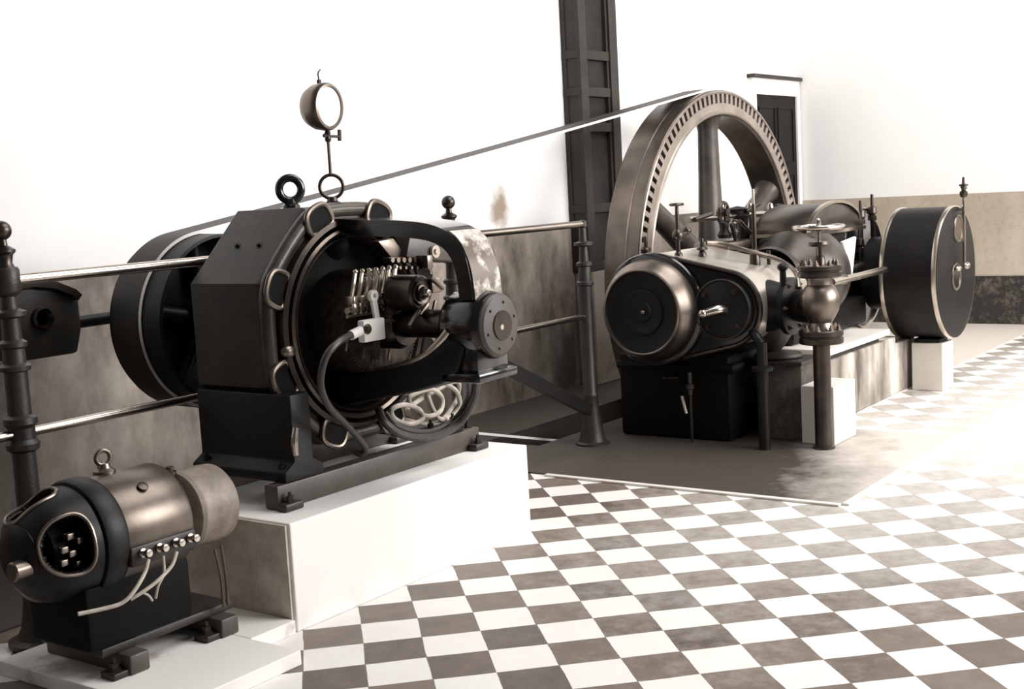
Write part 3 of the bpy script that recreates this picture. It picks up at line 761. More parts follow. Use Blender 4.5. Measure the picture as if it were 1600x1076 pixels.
# far pedestal bearing at the left
pb = thing('wall_bearing', (-1.27, 2.045, 1.07), 'dark arched iron wall bearing with round boss behind the left railing post', 'bearing')
b = B()
arch = [(-1.42, 0.90), (-1.12, 0.90), (-1.09, 1.0), (-1.09, 1.14), (-1.13, 1.19), (-1.22, 1.235), (-1.32, 1.25), (-1.42, 1.24)]
b.prism(arch, 'Y', 1.56, 1.80, 0.015); b.build('bearing_head', M['dark_cast'], pb)
b = B(); b.strip([(-1.42, 1.215), (-1.32, 1.222), (-1.22, 1.205), (-1.13, 1.165), (-1.105, 1.14)], 'Y', 1.53, 1.74, 0.03); b.build('cap_rim', M['dark_steel'], pb)
b = B(); b.lathe([(0.0, 0.03), (0.03, 0.03), (0.042, 0.0), (0.05, 0.01), (0.05, 0.05), (0, 0.05)], (-1.285, 1.53, 1.07), 'Y', 24); b.build('round_boss', M['dark_steel'], pb)
b = B(); b.box(-1.38, -1.16, 1.78, WY - 0.013, 0.93, 1.16, 0.02); b.build('wall_bracket', M['void'], pb)
b = B(); b.cyl((-1.12, 1.60, 1.03), (-0.92, 1.60, 1.03), 0.028); b.build('stub_shaft', M['black'], pb)

# ------------------------------------------------------------------ flywheel, belt
FXc, FZc, FR, FY1, FY2 = 4.2, 0.80, 1.342, 1.07, 1.335
fw = thing('flywheel', (FXc, 1.2, FZc), 'huge six-spoked iron flywheel with a ring of barring teeth, behind the engine', 'flywheel')
b = B()
prof = [(FR - 0.004, FY1), (FR, FY1 + 0.006), (FR, FY1 + 0.085), (FR - 0.006, FY1 + 0.09), (FR - 0.006, FY1 + 0.10), (FR, FY1 + 0.105), (FR, FY2 - 0.006), (FR - 0.006, FY2), (1.17, FY2), (1.162, FY2 - 0.01), (1.155, FY1 + 0.01), (1.163, FY1), (1.25, FY1), (1.252, FY1 + 0.055), (1.312, FY1 + 0.055), (1.314, FY1)]
b.ring(prof, (FXc, 0, FZc), 'Y', 160); b.build('rim', M['rim'], fw, ang=30)
b = B(); NTEETH = 112
for i in range(NTEETH):
    t = 2 * PI * i / NTEETH
    c = Vector((FXc + 1.282 * math.cos(t), FY1 + 0.0272, FZc + 1.282 * math.sin(t)))
    rd = Vector((math.cos(t), 0, math.sin(t))); tg = Vector((-math.sin(t), 0, math.cos(t)))
    vs = [b.bm.verts.new(c + rd * (sr * 0.034) + tg * (st * (0.0185 if sr > 0 else 0.0175)) + Vector((0, sy * 0.0275, 0))) for sy in (-1, 1) for sr in (-1, 1) for st in (-1, 1)]
    for q in ((0, 1, 3, 2), (4, 6, 7, 5), (0, 2, 6, 4), (1, 5, 7, 3), (0, 4, 5, 1), (2, 3, 7, 6)): b.bm.faces.new([vs[j] for j in q])
b.build('barring_teeth', M['rim_face'], fw, smooth=False)
b = B(); b.ring([(1.166, FY1 + 0.002), (1.168, FY1 - 0.012), (1.178, FY1 - 0.016), (1.188, FY1 - 0.010), (1.192, FY1 - 0.004), (1.246, FY1 - 0.004), (1.249, FY1 + 0.002)], (FXc, 0, FZc), 'Y', 160)
b.ring([(1.315, FY1 + 0.002), (1.317, FY1 - 0.004), (1.326, FY1 - 0.008), (1.336, FY1 - 0.004), (1.338, FY1 + 0.002)], (FXc, 0, FZc), 'Y', 160)
b.build('rim_face', M['rim_face'], fw)['label'] = 'pale machined side of the rim'
for i in range(6):
    t = math.radians(90 + 60 * i); d_ = Vector((math.cos(t), 0, math.sin(t)))
    o_ = Vector((FXc, (FY1 + FY2) / 2, FZc))
    b = B()
    b.lathe([(0.11, 0.16), (0.098, 0.24), (0.082, 0.7), (0.074, 1.05), (0.088, 1.12), (0.11, 1.17)], o_, d_, 28)
    b.build('spoke', M['spoke'], fw)
b = B(); b.lathe([(0.10, FY1 - 0.03), (0.20, FY1 - 0.03), (0.215, FY1 - 0.01), (0.215, FY2 + 0.01), (0.20, FY2 + 0.03), (0.10, FY2 + 0.03), (0.10, FY1 - 0.03)], (FXc, 0, FZc), 'Y', 40); b.build('hub', M['spoke'], fw)
b = B(); b.cyl((FXc, 0.005, FZc), (FXc, 1.62, FZc), 0.098, seg=32); b.build('crankshaft', M['steel'], fw)

# belt loop
bl, bc = belt_mats()
rp, rf = 0.380, FR + 0.008
cp_, cf_ = Vector((GX, GZ)), Vector((FXc, FZc))
dv = cf_ - cp_; D = dv.length; base = math.atan2(dv.y, dv.x); off = math.acos((rp - rf) / D)
a_t = base + off; a_b = base - off
path = []
def arc(c, r, a0, a1, n_):
    for i in range(n_ + 1):
        a = a0 + (a1 - a0) * i / n_; path.append((c.x + r * math.cos(a), c.y + r * math.sin(a)))
arc(cp_, rp, a_t, a_b + 2 * PI, 40)
arc(cf_, rf, a_b, a_b + ((a_t - a_b) % (2 * PI)), 90)
pts_ = []
for i, p in enumerate(path):       # subdivide the long runs, with a little sag
    q = path[(i + 1) % len(path)]; L = math.dist(p, q); pts_.append(p)
    if L > 1.0:
        for k_ in range(1, 16):
            t = k_ / 16; pts_.append((p[0] + (q[0] - p[0]) * t, p[1] + (q[1] - p[1]) * t - 0.03 * 4 * t * (1 - t) * 0.3))
BY0, BY1 = 1.115, 1.29
b = B(); b.strip(pts_, 'Y', BY0, BY1, 0.014, True)
bo = b.build('drive_belt', bl, ang=60)
bo.data.materials.append(bc)
for p in bo.data.polygons:
    c = p.center; n_ = p.normal
    best = cp_ if c.x < 1.5 else cf_
    # inner face: normal points to the inside of the loop
    mid = Vector((1.7, 0.9))
    rad = Vector((c.x, c.z)) - best
    if abs(n_.y) > 0.5 or Vector((n_.x, n_.z)).dot(rad) < 0: p.material_index = 1
tag(bo, 'long flat drive belt running from the flywheel rim to the generator pulley', 'belt')

# ------------------------------------------------------------------ steam engine
CY, CZ = 0.44, 0.772
BYc, BZc, BR = -0.005, 0.778, 0.218
AR = 0.318
eng = thing('steam_engine', (2.4, 0.25, 0.45), 'black and bright-clad horizontal steam engine in front of the flywheel', 'engine')
def hull(grow=0.0):
    # outline of two circles in the (y,z) plane joined by tangents
    c1, r1 = Vector((CY, CZ)), AR + grow; c2, r2 = Vector((BYc, BZc)), BR + grow
    dv = c2 - c1; D = dv.length; base = math.atan2(dv.y, dv.x); off = math.acos((r1 - r2) / D)
    P = []
    for i in range(41):
        a = base + off + (2 * PI - 2 * off) * i / 40; P.append((c1.x + r1 * math.cos(a), c1.y + r1 * math.sin(a)))
    for i in range(31):
        a = base - off + 2 * off * i / 30; P.append((c2.x + r2 * math.cos(a), c2.y + r2 * math.sin(a)))
    return P
def loft(b, stations):
    """stations: (x, outline)"""
    L = [[b.bm.verts.new((x, y, z)) for y, z in o] for x, o in stations]
    for a, c in zip(L, L[1:]):
        n_ = len(a)
        for i in range(n_): b.bm.faces.new([a[i], a[(i + 1) % n_], c[(i + 1) % n_], c[i]])
    b.bm.faces.new(L[0]); b.bm.faces.new(L[-1][::-1])
b = B(); loft(b, [(1.962, hull(-0.012)), (1.968, hull(-0.002)), (1.985, hull(0.0)), (2.62, hull(0.0)), (2.66, hull(-0.01)), (2.70, hull(-0.04))])
b.build('cylinder_cladding', M['clad'], eng, ang=40)
b = B(); loft(b, [(1.945, hull(-0.035)), (1.945, hull(-0.022)), (1.96, hull(-0.016)), (1.97, hull(-0.016))])
b.build('cladding_end', M['black_gloss'], eng, ang=40)
b = B(); loft(b, [(1.94, hull(-0.012)), (1.938, hull(-0.004)), (1.944, hull(0.004)), (1.966, hull(0.006)), (1.97, hull(0.0))])
eb = b
# rim bead only: delete the caps
for f_ in [f_ for f_ in eb.bm.faces if len(f_.verts) > 8]: eb.bm.faces.remove(f_)
eb.build('end_bead', M['dark_steel'], eng)
# big round cylinder cover
cc = (0, CY, CZ)
b = B(); b.lathe([(0, 1.95), (0.318, 1.95), (0.326, 1.943), (0.328, 1.93), (0.322, 1.918), (0.300, 1.912), (0.29, 1.912), (0, 1.912)], cc, 'X', 72)
b.build('cover_flange', M['black_gloss'], eng)
b = B(); b.lathe([(0.296, 1.915), (0.293, 1.88), (0.280, 1.845), (0.262, 1.82), (0.250, 1.80), (0.247, 1.788), (0.240, 1.782), (0.233, 1.786)], cc, 'X', 72)
b.build('cover_dome', M['dull_steel'], eng)
b = B(); b.lathe([(0.234, 1.786), (0.228, 1.80), (0.19, 1.81), (0.135, 1.812), (0.13, 1.802), (0.12, 1.80), (0.105, 1.806), (0.06, 1.806), (0.055, 1.798), (0, 1.798)], cc, 'X', 64)
b.build('cover_face', M['black'], eng)
b = B(); b.sphere((1.795, CY - 0.01, CZ), 0.014, seg=12); b.build('cover_knob', M['dull_steel'], eng)
# valve chest round flange
c2 = (0, BYc, BZc)
b = B(); b.lathe([(0, 1.90), (0.07, 1.90), (0.085, 1.905), (0.12, 1.908), (0.165, 1.918), (0.172, 1.93), (0.172, 1.95), (0, 1.95)], c2, 'X', 48)
vf = b.build('valve_cover', M['black'], eng)
b = B(); b.torus((1.914, BYc, BZc), 'X', 0.166, 0.005, 48, 8); b.build('cover_rim', M['dark_cast'], eng)
for i in range(4):
    t = 2 * PI * i / 4 + 0.7; b = B(); b.bolt((1.915, BYc + 0.13 * math.cos(t), BZc + 0.13 * math.sin(t)), (-1, 0, 0), 0.014, 0.02); b.build('cover_nut', M['dark_steel'], eng)
b = B(); b.tube([(1.91, BYc - 0.01, BZc), (1.86, BYc, BZc + 0.005), (1.81, BYc + 0.05, BZc - 0.01)], lambda t: 0.036 - 0.012 * t, 16); b.sphere((1.803, BYc + 0.06, BZc - 0.012), 0.026, seg=14)
b.build('tail_rod', M['steel'], eng)
# steam inlet branch to the stop valve
VX, VY = 2.06, -0.52
b = B()
b.lathe([(0.10, -0.42), (0.09, -0.36), (0.085, -0.33), (0.15, -0.32), (0.16, -0.315), (0.16, -0.285), (0.15, -0.28), (0.12, -0.27), (0.14, -0.20), (0.16, -0.12)], (2.17, 0, 0.775), 'Y', 40)
b.lathe([(0, -0.46), (0.095, -0.46), (0.10, -0.42), (0, -0.42)], (2.17, 0, 0.775), 'Y', 40)
b.build('inlet_branch', M['black'], eng)
for i in range(6):
    t = 2 * PI * i / 6; b = B(); b.bolt((2.17 + 0.135 * math.cos(t), -0.32, 0.775 + 0.135 * math.sin(t)), (0, -1, 0), 0.012, 0.018); b.build('branch_nut', M['dull_steel'], eng)
b = B(); b.lathe([(0.0, 0.50), (0.05, 0.50), (0.075, 0.53), (0.12, 0.60), (0.135, 0.68), (0.1, 0.72)], (2.3, -0.12, 0), 'Z', 32); b.lathe([(0, 0.462), (0.13, 0.462), (0.14, 0.475), (0.13, 0.49), (0.06, 0.50), (0, 0.505)], (2.3, -0.16, 0), 'Z', 32)
b.build('exhaust_bowl', M['dark_cast'], eng)
# cylinder feet
b = B(); b.box(2.02, 2.62, 0.02, 0.74, 0.008, 0.50, 0.02); b.box(2.0, 2.64, -0.02, 0.76, 0.40, 0.46, 0.03)
b.build('cylinder_foot', M['void'], eng)
# crosshead guide, trunk frame and casing
b = B()
b.lathe([(0.20, 2.68), (0.21, 2.72), (0.17, 2.78), (0.17, 2.84), (0.22, 2.90), (0.285, 2.98), (0.31, 3.10), (0.30, 3.25), (0.25, 3.38), (0.2, 3.48), (0.0, 3.5)], (0, 0.06, 0.865), 'X', 48)
b.build('crosshead_casing', M['roll'], eng)
b = B()
b.box(2.72, 3.95, -0.08, 0.55, 0.47, 0.66, 0.03); b.box(2.9, 3.9, 0.3, 0.62, 0.6, 1.02, 0.06)
b.build('engine_frame', M['black'], eng)
b = B()
hood = [(3.02 + 0.42 + 0.44 * math.cos(PI - PI * i / 20), 1.13 + 0.175 * math.sin(PI * i / 20)) for i in range(21)]
b.prism(hood, 'Y', -0.07, 0.30, 0.01); b.build('crank_hood', M['dark_steel'], eng, ang=30)
b = B(); b.strip([(2.99, 1.125), (3.90, 1.125)], 'Y', -0.10, 0.32, 0.022); b.strip([(x, z + 0.008) for x, z in hood], 'Y', -0.085, -0.06, 0.018)
b.build('hood_rim', M['steel'], eng, ang=30)
b = B(); b.box(2.95, 3.75, -0.02, 0.25, 0.98, 1.11, 0.02); b.build('hood_base', M['black'], eng)
b = B(); b.lathe([(0, 0.02), (0.40, 0.02), (0.415, 0.03), (0.415, 0.15), (0.40, 0.16), (0, 0.16)], (FXc - 0.05, 0, 0.83), 'Y', 64); b.build('crank_disc', M['black_gloss'], eng)
b = B(); b.torus((FXc - 0.05, 0.02, 0.83), 'Y', 0.408, 0.012, 64, 8); b.build('crank_rim', M['steel'], eng)
b = B(); b.cyl((3.3, -0.12, 0.84), (4.1, 0.0, 0.86), 0.03, 0.036); b.build('connecting_rod', M['steel'], eng)
b = B(); b.cyl(at(1300, 441, 'Y', -0.36), at(1382, 421, 'Y', -0.36), 0.022, seg=16)
p = at(1318, 436, 'Y', -0.36); b.cyl((p.x, -0.375, p.z), (p.x + 0.03, -0.19, p.z), 0.03, seg=16); b.build('eccentric_rod', M['steel'], eng)
b = B(); p = at(1325, 400, 'Y', -0.12)
b.prism([(p.x - 0.10, p.z + 0.10), (p.x + 0.14, p.z + 0.12), (p.x + 0.05, p.z - 0.14)], 'Y', -0.13, -0.10, 0.01); b.build('casing_highlight', M['white_paint'], eng)  # white triangle paints the highlight on the rounded casing
# valve gear above the frame, seen through the flywheel
vg = B(); Yv = 0.42
vg.cyl(at(1075, 343, 'Y', Yv), at(1300, 326, 'Y', Yv), 0.020, seg=14)
vg.build('governor_shaft', M['steel'], eng)
vg = B(); p = at(1133, 332, 'Y', Yv - 0.03); vg.lathe([(0.055, 0), (0.07, 0), (0.075, 0.01), (0.07, 0.02), (0.055, 0.02), (0.055, 0)], p, 'Y', 28)
for i in range(3): vg.cyl(p + Vector((-0.06 * math.cos(i * PI / 3), 0.01, -0.06 * math.sin(i * PI / 3))), p + Vector((0.06 * math.cos(i * PI / 3), 0.01, 0.06 * math.sin(i * PI / 3))), 0.007, seg=8)
vg.lathe([(0, -0.02), (0.024, -0.02), (0.024, 0.05), (0, 0.05)], p, 'Y', 16); vg.build('shaft_wheel', M['dark_steel'], eng)
for px_, w_, h0, h1, mt in ((1131, 0.045, 340, 372, 'black'), (1147, 0.03, 345, 368, 'dull_steel'), (1160, 0.05, 325, 378, 'black'), (1171, 0.028, 318, 372, 'steel'), (1203, 0.03, 318, 380, 'steel'), (1217, 0.06, 320, 378, 'black'), (1152, 0.075, 324, 342, 'black')):
    a_ = at(px_, h0, 'Y', Yv); c_ = at(px_, h1, 'Y', Yv)
    vg = B(); vg.lathe([(0, 0), (w_ * 0.8, 0), (w_, 0.02), (w_ * 0.62, (a_.z - c_.z) * 0.4), (w_ * 0.7, (a_.z - c_.z) * 0.75), (w_ * 0.95, (a_.z - c_.z) * 0.85), (w_ * 0.6, a_.z - c_.z), (0, a_.z - c_.z + 0.01)], (a_.x, Yv, c_.z), 'Z', 16)
    vg.build('valve_rod', M[mt], eng)
vg = B(); a_ = at(1110, 372, 'Y', Yv); c_ = at(1235, 385, 'Y', Yv); vg.box(a_.x, c_.x, Yv - 0.12, Yv + 0.12, a_.z - 0.09, a_.z - 0.03, 0.01); vg.build('gear_bracket', M['dull_steel'], eng)
vg = B()
for (x0_, y0_), (x1_, y1_) in (((1155, 345), (1180, 372)), ((1165, 330), (1186, 318)), ((1143, 350), (1150, 375)), ((1085, 343), (1112, 334))):
    vg.cyl(at(x0_, y0_, 'Y', Yv - 0.06), at(x1_, y1_, 'Y', Yv - 0.06), 0.014, seg=8)
vg.build('trip_lever', M['dark_steel'], eng)
# lubricators on top of the cylinder
def lub(x, y, z0, h, wheel):
    l_ = B()
    l_.lathe([(0, 0), (0.026, 0), (0.022, 0.02), (0.014, 0.03), (0.014, h * 0.3), (0.030, h * 0.34), (0.034, h * 0.42), (0.028, h * 0.5), (0.012, h * 0.55), (0.012, h * 0.8), (0.010, h), (0, h)], (x, y, z0), 'Z', 18)
    if wheel:
        l_.lathe([(0, 0), (0.038, 0.002), (0.046, 0.010), (0.038, 0.018), (0, 0.02)], (x, y, z0 + h), 'Z', 18)
        l_.cyl((x, y, z0 + h * 0.4), (x + 0.085, y - 0.01, z0 + h * 0.46), 0.014, seg=10); l_.sphere((x + 0.095, y - 0.01, z0 + h * 0.50), 0.026, seg=12)
        l_.cyl((x, y, z0 + h * 0.4), (x - 0.045, y, z0 + h * 0.36), 0.012, seg=10)
    o = l_.build('lubricator', M['dark_steel'], eng); return o
lub(2.06, 0.33, 1.065, 0.29, True)
lub(2.02, 0.52, 1.06, 0.13, False)
lub(2.20, 0.25, 1.06, 0.10, False)
b = B(); x_, y_ = 2.33, -0.02
b.lathe([(0, 0), (0.032, 0), (0.030, 0.07), (0.022, 0.09), (0.014, 0.10), (0.013, 0.34), (0.011, 0.36), (0, 0.36)], (x_, y_, 0.985), 'Z', 18)
b.build('indicator_pipe', M['dark_steel'], eng)
b = B(); b.cyl((x_, y_, 1.33), (x_, y_, 1.43), 0.008, seg=10); b.build('indicator_pipe', M['brass'], eng)
b = B(); b.cyl((2.43, -0.06, 0.985), (2.43, -0.06, 1.07), 0.012, seg=10); b.build('drain_stud', M['dark_steel'], eng)
b = B(); b.tube([at(1104, 379, 'Y', 0.22), at(1130, 381, 'Y', 0.15), at(1170, 392, 'Y', 0.0), at(1210, 403, 'Y', -0.12), at(1234, 416, 'Y', -0.22), at(1245, 430, 'Y', -0.30), at(1248, 450, 'Y', -0.34)], 0.013, 10); b.build('oil_pipe', M['dull_steel'], eng)
b = B(); p = at(1223, 420, 'Y', -0.30); b.cyl(p + Vector((0, 0, -0.17)), p, 0.022, 0.017, 12); b.sphere(p + Vector((0, 0, 0.01)), 0.03, 1.2, 1, 0.8, 14); b.build('grease_cup', M['black'], eng)
# drain cock and drip rim under the cylinder
b = B(); p = at(1078, 592, 'X', 1.95)
b.lathe([(0, 0), (0.016, 0), (0.016, 0.03), (0.026, 0.035), (0.026, 0.06), (0.014, 0.07), (0.014, 0.13), (0, 0.13)], p + Vector((0, 0, -0.09)), 'Z', 16)
b.cyl(p + Vector((0, 0, -0.08)), Vector((p.x, p.y, 0.012)), 0.008, seg=8)
b.build('drain_cock', M['dark_steel'], eng)
b = B(); p = at(1069, 632, 'X', 1.94); b.tube([p + Vector((0, 0.012, 0.05)), p + Vector((0, 0, 0.0)), p + Vector((0, -0.012, -0.05))], 0.009, 8); b.build('cock_handle', M['brass'], eng)
b = B(); p = at(1050, 590, 'X', 1.96); b.lathe([(0, 0), (0.055, 0), (0.058, 0.012), (0.0, 0.014)], p, 'Z', 24); b.build('drip_cup', M['dark_steel'], eng)

# stop valve with its riser pipe
sv = thing('stop_valve', (VX, VY, 0.0), 'steam stop valve with ball body and handwheel on a standing pipe', 'valve')
b = B(); b.lathe([(0, 0.0085), (0.06, 0.0085), (0.06, 0.02), (0.047, 0.025), (0.046, 0.60), (0, 0.60)], (VX, VY, 0), 'Z', 28); b.build('riser_pipe', M['dark_steel'], sv)
b = B()
b.lathe([(0.04, 0.655), (0.07, 0.66), (0.062, 0.69), (0.06, 0.70), (0.075, 0.725), (0.097, 0.765), (0.105, 0.81), (0.100, 0.85), (0.085, 0.885), (0.068, 0.905), (0.066, 0.93), (0.07, 0.95), (0.04, 0.95)], (VX, VY, 0), 'Z', 40)
b.cyl((VX, VY, 0.80), (2.14, -0.42, 0.785), 0.075); b.build('valve_body', M['dull_steel'], sv)
def flange(z0, z1, nm):
    b = B(); zm = (z0 + z1) / 2
    for a0, a1 in ((z0, zm - 0.003), (zm + 0.003, z1)): b.lathe([(0, a0), (0.112, a0), (0.118, a0 + 0.005), (0.118, a1 - 0.005), (0.112, a1), (0, a1)], (VX, VY, 0), 'Z', 40)
    b.lathe([(0.11, z0 + 0.01), (0.11, z1 - 0.01)], (VX, VY, 0), 'Z', 40)
    o = b.build('flange', M['dark_steel'], sv)
    for i in range(8):
        t = 2 * PI * i / 8 + 0.2; b = B(); b.bolt((VX + 0.092 * math.cos(t), VY + 0.092 * math.sin(t), z1), 'Z', 0.013, 0.022); b.build('flange_nut', M['dull_steel'], o)
flange(0.585, 0.66, 'low'); flange(0.945, 1.01, 'top')
b = B()
for sx_ in (-1, 1): b.cyl((VX + 0.035 * sx_, VY + 0.02 * sx_, 1.01), (VX + 0.035 * sx_, VY + 0.02 * sx_, 1.115), 0.011, seg=10)
b.lathe([(0, 1.11), (0.05, 1.11), (0.055, 1.12), (0.05, 1.135), (0, 1.14)], (VX, VY, 0), 'Z', 24); b.lathe([(0, 1.01), (0.036, 1.01), (0.03, 1.05), (0.022, 1.06), (0, 1.06)], (VX, VY, 0), 'Z', 20)
b.build('valve_yoke', M['dark_steel'], sv)
b = B(); b.cyl((VX, VY, 1.05), (VX, VY, 1.245), 0.011, seg=12); b.lathe([(0, 1.225), (0.014, 1.225), (0.014, 1.25), (0.006, 1.26), (0, 1.26)], (VX, VY, 0), 'Z', 10); b.build('spindle', M['steel'], sv)
b = B(); b.torus((VX, VY, 1.212), 'Z', 0.128, 0.013, 48, 10)
for i in range(4):
    t = PI / 4 + PI / 2 * i; b.cyl((VX, VY, 1.205), (VX + 0.125 * math.cos(t), VY + 0.125 * math.sin(t), 1.212), 0.010, seg=8)
b.lathe([(0, 1.19), (0.026, 1.19), (0.026, 1.22), (0, 1.225)], (VX, VY, 0), 'Z', 16); b.build('handwheel', M['steel'], sv)

# drain pipe beside the pier
b = B(); b.cyl((1.92, -0.235, 0.0085), (1.92, -0.235, 0.445), 0.032, seg=20); b.lathe([(0, 0.445), (0.058, 0.445), (0.06, 0.465), (0.03, 0.475), (0.028, 0.60), (0, 0.60)], (1.92, -0.235, 0), 'Z', 20)
b.tube([(1.92, -0.235, 0.59), (1.93, -0.2, 0.63), (1.98, -0.15, 0.66)], 0.026, 12)
tag(b.build('drain_pipe', M['black']), 'black upright drain pipe left of the rough stone pier', 'pipe')
# rough pier
b = B(); b.box(2.19, 2.46, -0.345, -0.11, 0.008, 0.44, 0.012)
pr2 = thing('stone_pier', (2.32, -0.22, 0.008), 'short rough-cast stone pier between the drain pipe and the valve pipe', 'pier')
b.build('pier_block', M['stone'], pr2)
B().box(2.16, 2.47, -0.36, -0.10, 0.4405, 0.462, 0.004).build('cap_plate', M['dark_cast'], pr2)

# white boxes
def wbox(x0, x1, y0, y1, z, label):
    b = B(); b.box(x0, x1, y0, y1, 0.009 if x0 < 3 else 0.001, z, 0.006)
    return tag(b.build('concrete_block', M['ivory'], smooth=False), label, 'block', 'white square concrete blocks')
wbox(2.13, 2.45, -0.555, -0.362, 0.335, 'white square block standing directly behind the stop valve pipe')
wbox(4.07, 4.30, -0.545, -0.335, 0.325, 'white square block supporting the black drum at the far right')
pad_ = B(); pad_.box(4.09, 4.27, -0.52, -0.345, 0.3255, 0.352, 0.006)

# engine bed
bed = thing('engine_bed', (3.4, 0.25, 0.0), 'long rendered foundation wall under the engine, streaked with stains', 'foundation')
B().box(2.50, 3.86, -0.30, 0.85, 0.0085, 0.39, 0.006).box(3.86, 4.25, -0.30, 0.85, 0.0085, 0.345, 0.006).build('bed_block', M['streaked'], bed, smooth=False)
b = B(); b.box(2.62, 3.66, -0.335, 0.02, 0.43, 0.468, 0.005); b.build('top_plate', M['ivory'], bed, smooth=False)
b = B(); b.box(2.66, 3.6, -0.28, 0.0, 0.388, 0.432); b.build('packing', M['brace'], bed, smooth=False)

# ------------------------------------------------------------------ drum
dr_ = thing('iron_drum', (4.22, -0.41, 0.35), 'big black riveted drum with pale hoops and gauge glass at far right', 'drum')
DC = (FXc + 0.02, 0, 0.79); RD = 0.44
b = B(); b.lathe([(0, -0.598), (0.41, -0.598), (0.433, -0.594), (RD, -0.586), (RD, -0.225), (0.43, -0.22), (0, -0.22)], DC, 'Y', 96); b.build('drum_shell', M['black'], dr_)
for y_ in (-0.582, -0.238):
    b = B(); b.ring([(RD - 0.002, y_ - 0.014), (RD + 0.005, y_ - 0.013), (RD + 0.007, y_), (RD + 0.005, y_ + 0.013), (RD - 0.002, y_ + 0.014)], DC, 'Y', 96); b.build('hoop', M['brass'], dr_)
b = B(); b.lathe([(0, -0.22), (0.25, -0.22), (0.25, -0.03), (0.2, 0.0), (0, 0.0)], DC, 'Y', 48); b.build('drum_neck', M['black'], dr_)
for px_, py_, r_ in ((1497, 357, 0.085), (1494, 432, 0.085)):
    p = at(px_, py_, 'Y', -0.60)
    b = B(); b.torus((p.x, -0.601, p.z), 'Y', r_, 0.009, 40, 8); fr_ = b.build('sight_frame', M['dull_steel'], dr_)
    b = B(); b.lathe([(0, -0.603), (r_, -0.603), (r_, -0.596), (0, -0.596)], (p.x, 0, p.z), 'Y', 32); b.build('sight_glass', M['dull_steel' if py_ < 400 else 'black_gloss'], fr_)
b = B(); p0 = at(1507, 415, 'Y', -0.64); p1 = at(1505, 308, 'Y', -0.64)
b.cyl((p0.x, -0.64, p0.z), (p0.x, -0.64, p1.z), 0.011, seg=12); b.cyl((p0.x, -0.64, p0.z), (p0.x, -0.59, p0.z), 0.012, seg=10); b.cyl((p0.x, -0.64, p1.z - 0.08), (p0.x, -0.59, p1.z - 0.08), 0.010, seg=10)
b.sphere((p0.x + 0.02, -0.645, p0.z), 0.028, 1.4, 1, 0.9, 14); b.sphere((p0.x - 0.10, -0.625, p0.z - 0.01), 0.026, 1.4, 1, 0.8, 14)
g_ = b.build('gauge_glass', M['steel'], dr_)
b = B(); b.lathe([(0, 0), (0.018, 0), (0.026, 0.015), (0.026, 0.035), (0.014, 0.045), (0.014, 0.07), (0.03, 0.075), (0.03, 0.085), (0.01, 0.09), (0.008, 0.13), (0, 0.135)], (p0.x, -0.64, p1.z), 'Z', 14); b.cyl((p0.x - 0.04, -0.64, p1.z + 0.065), (p0.x + 0.05, -0.64, p1.z + 0.06), 0.009, seg=8); b.build('gauge_cock', M['dark_steel'], g_)
pad_.build('drum_foot', M['black'], dr_)
for px_, py_, h in ((1345, 328, 0.10), (1363, 322, 0.12), (1343, 372, 0.10), (1152, 0, 0)):
    if py_ == 0: continue
    p = at(px_, py_ + 22, 'Y', -0.02)
    b = B(); b.lathe([(0, 0), (0.03, 0), (0.03, 0.03), (0.02, 0.04), (0.034, 0.05), (0.03, 0.09), (0.012, 0.10), (0.010, h + 0.06), (0, h + 0.06)], p, 'Z', 14); b.cyl((p.x, p.y, p.z - 0.15), (p.x, p.y, p.z), 0.014, seg=10); b.build('oil_cup', M['dark_steel'], eng)

# ------------------------------------------------------------------ small motor
MY, MZ, MR = 0.265, 0.475, 0.185
mo = thing('small_motor', (-1.95, MY, PZ), 'small dark electric motor with open brush windows at lower left', 'motor')
b = B(); b.lathe([(0, -2.05), (MR - 0.004, -2.05), (MR, -2.04), (MR, -1.80), (MR - 0.006, -1.785), (MR - 0.03, -1.775), (0.10, -1.765), (0, -1.765)], (0, MY, MZ), 'X', 64)
b.build('stator', M['motor_body'], mo)
b = B(); b.lathe([(0, -2.13), (0.165, -2.13), (MR + 0.004, -2.125), (MR + 0.010, -2.11), (MR + 0.010, -2.06), (MR + 0.003, -2.045), (MR - 0.01, -2.04), (0, -2.04)], (0, MY, MZ), 'X', 64)
b.build('frame_ring', M['black'], mo)
# end bell with round-cornered brush windows
b = B()
nseg, nx = 180, 40
def bell_r(t): return 0.180 - 0.012 * t - 0.035 * t ** 3 - 0.055 * t ** 8
rings_ = []
for i in range(nx + 1):
    t = i / nx; x = -2.13 - 0.185 * t; r = bell_r(t)
    rings_.append([b.bm.verts.new((x, MY + r * math.cos(2 * PI * k_ / nseg), MZ + r * math.sin(2 * PI * k_ / nseg))) for k_ in range(nseg)])
WINS = (168, 72, 312)
def in_win(i, k_):
    a = (k_ + 0.5) * 360 / nseg; t = (i + 0.5) / nx
    for c_ in WINS:
        d_ = ((a - c_ + 180) % 360 - 180) / 32.0; e2 = (t - 0.56) / 0.38
        if abs(d_) ** 3 + abs(e2) ** 3 < 1: return True
    return False
for i in range(nx):
    for k_ in range(nseg):
        if in_win(i, k_): continue
        k2 = (k_ + 1) % nseg
        b.bm.faces.new([rings_[i][k_], rings_[i][k2], rings_[i + 1][k2], rings_[i + 1][k_]])
for v in [v for v in b.bm.verts if not v.link_faces]: b.bm.verts.remove(v)
bb = b.build('end_bell', M['black'], mo, ang=50)
sm_ = bb.modifiers.new('wall', 'SOLIDIFY'); sm_.thickness = 0.018; sm_.offset = -1
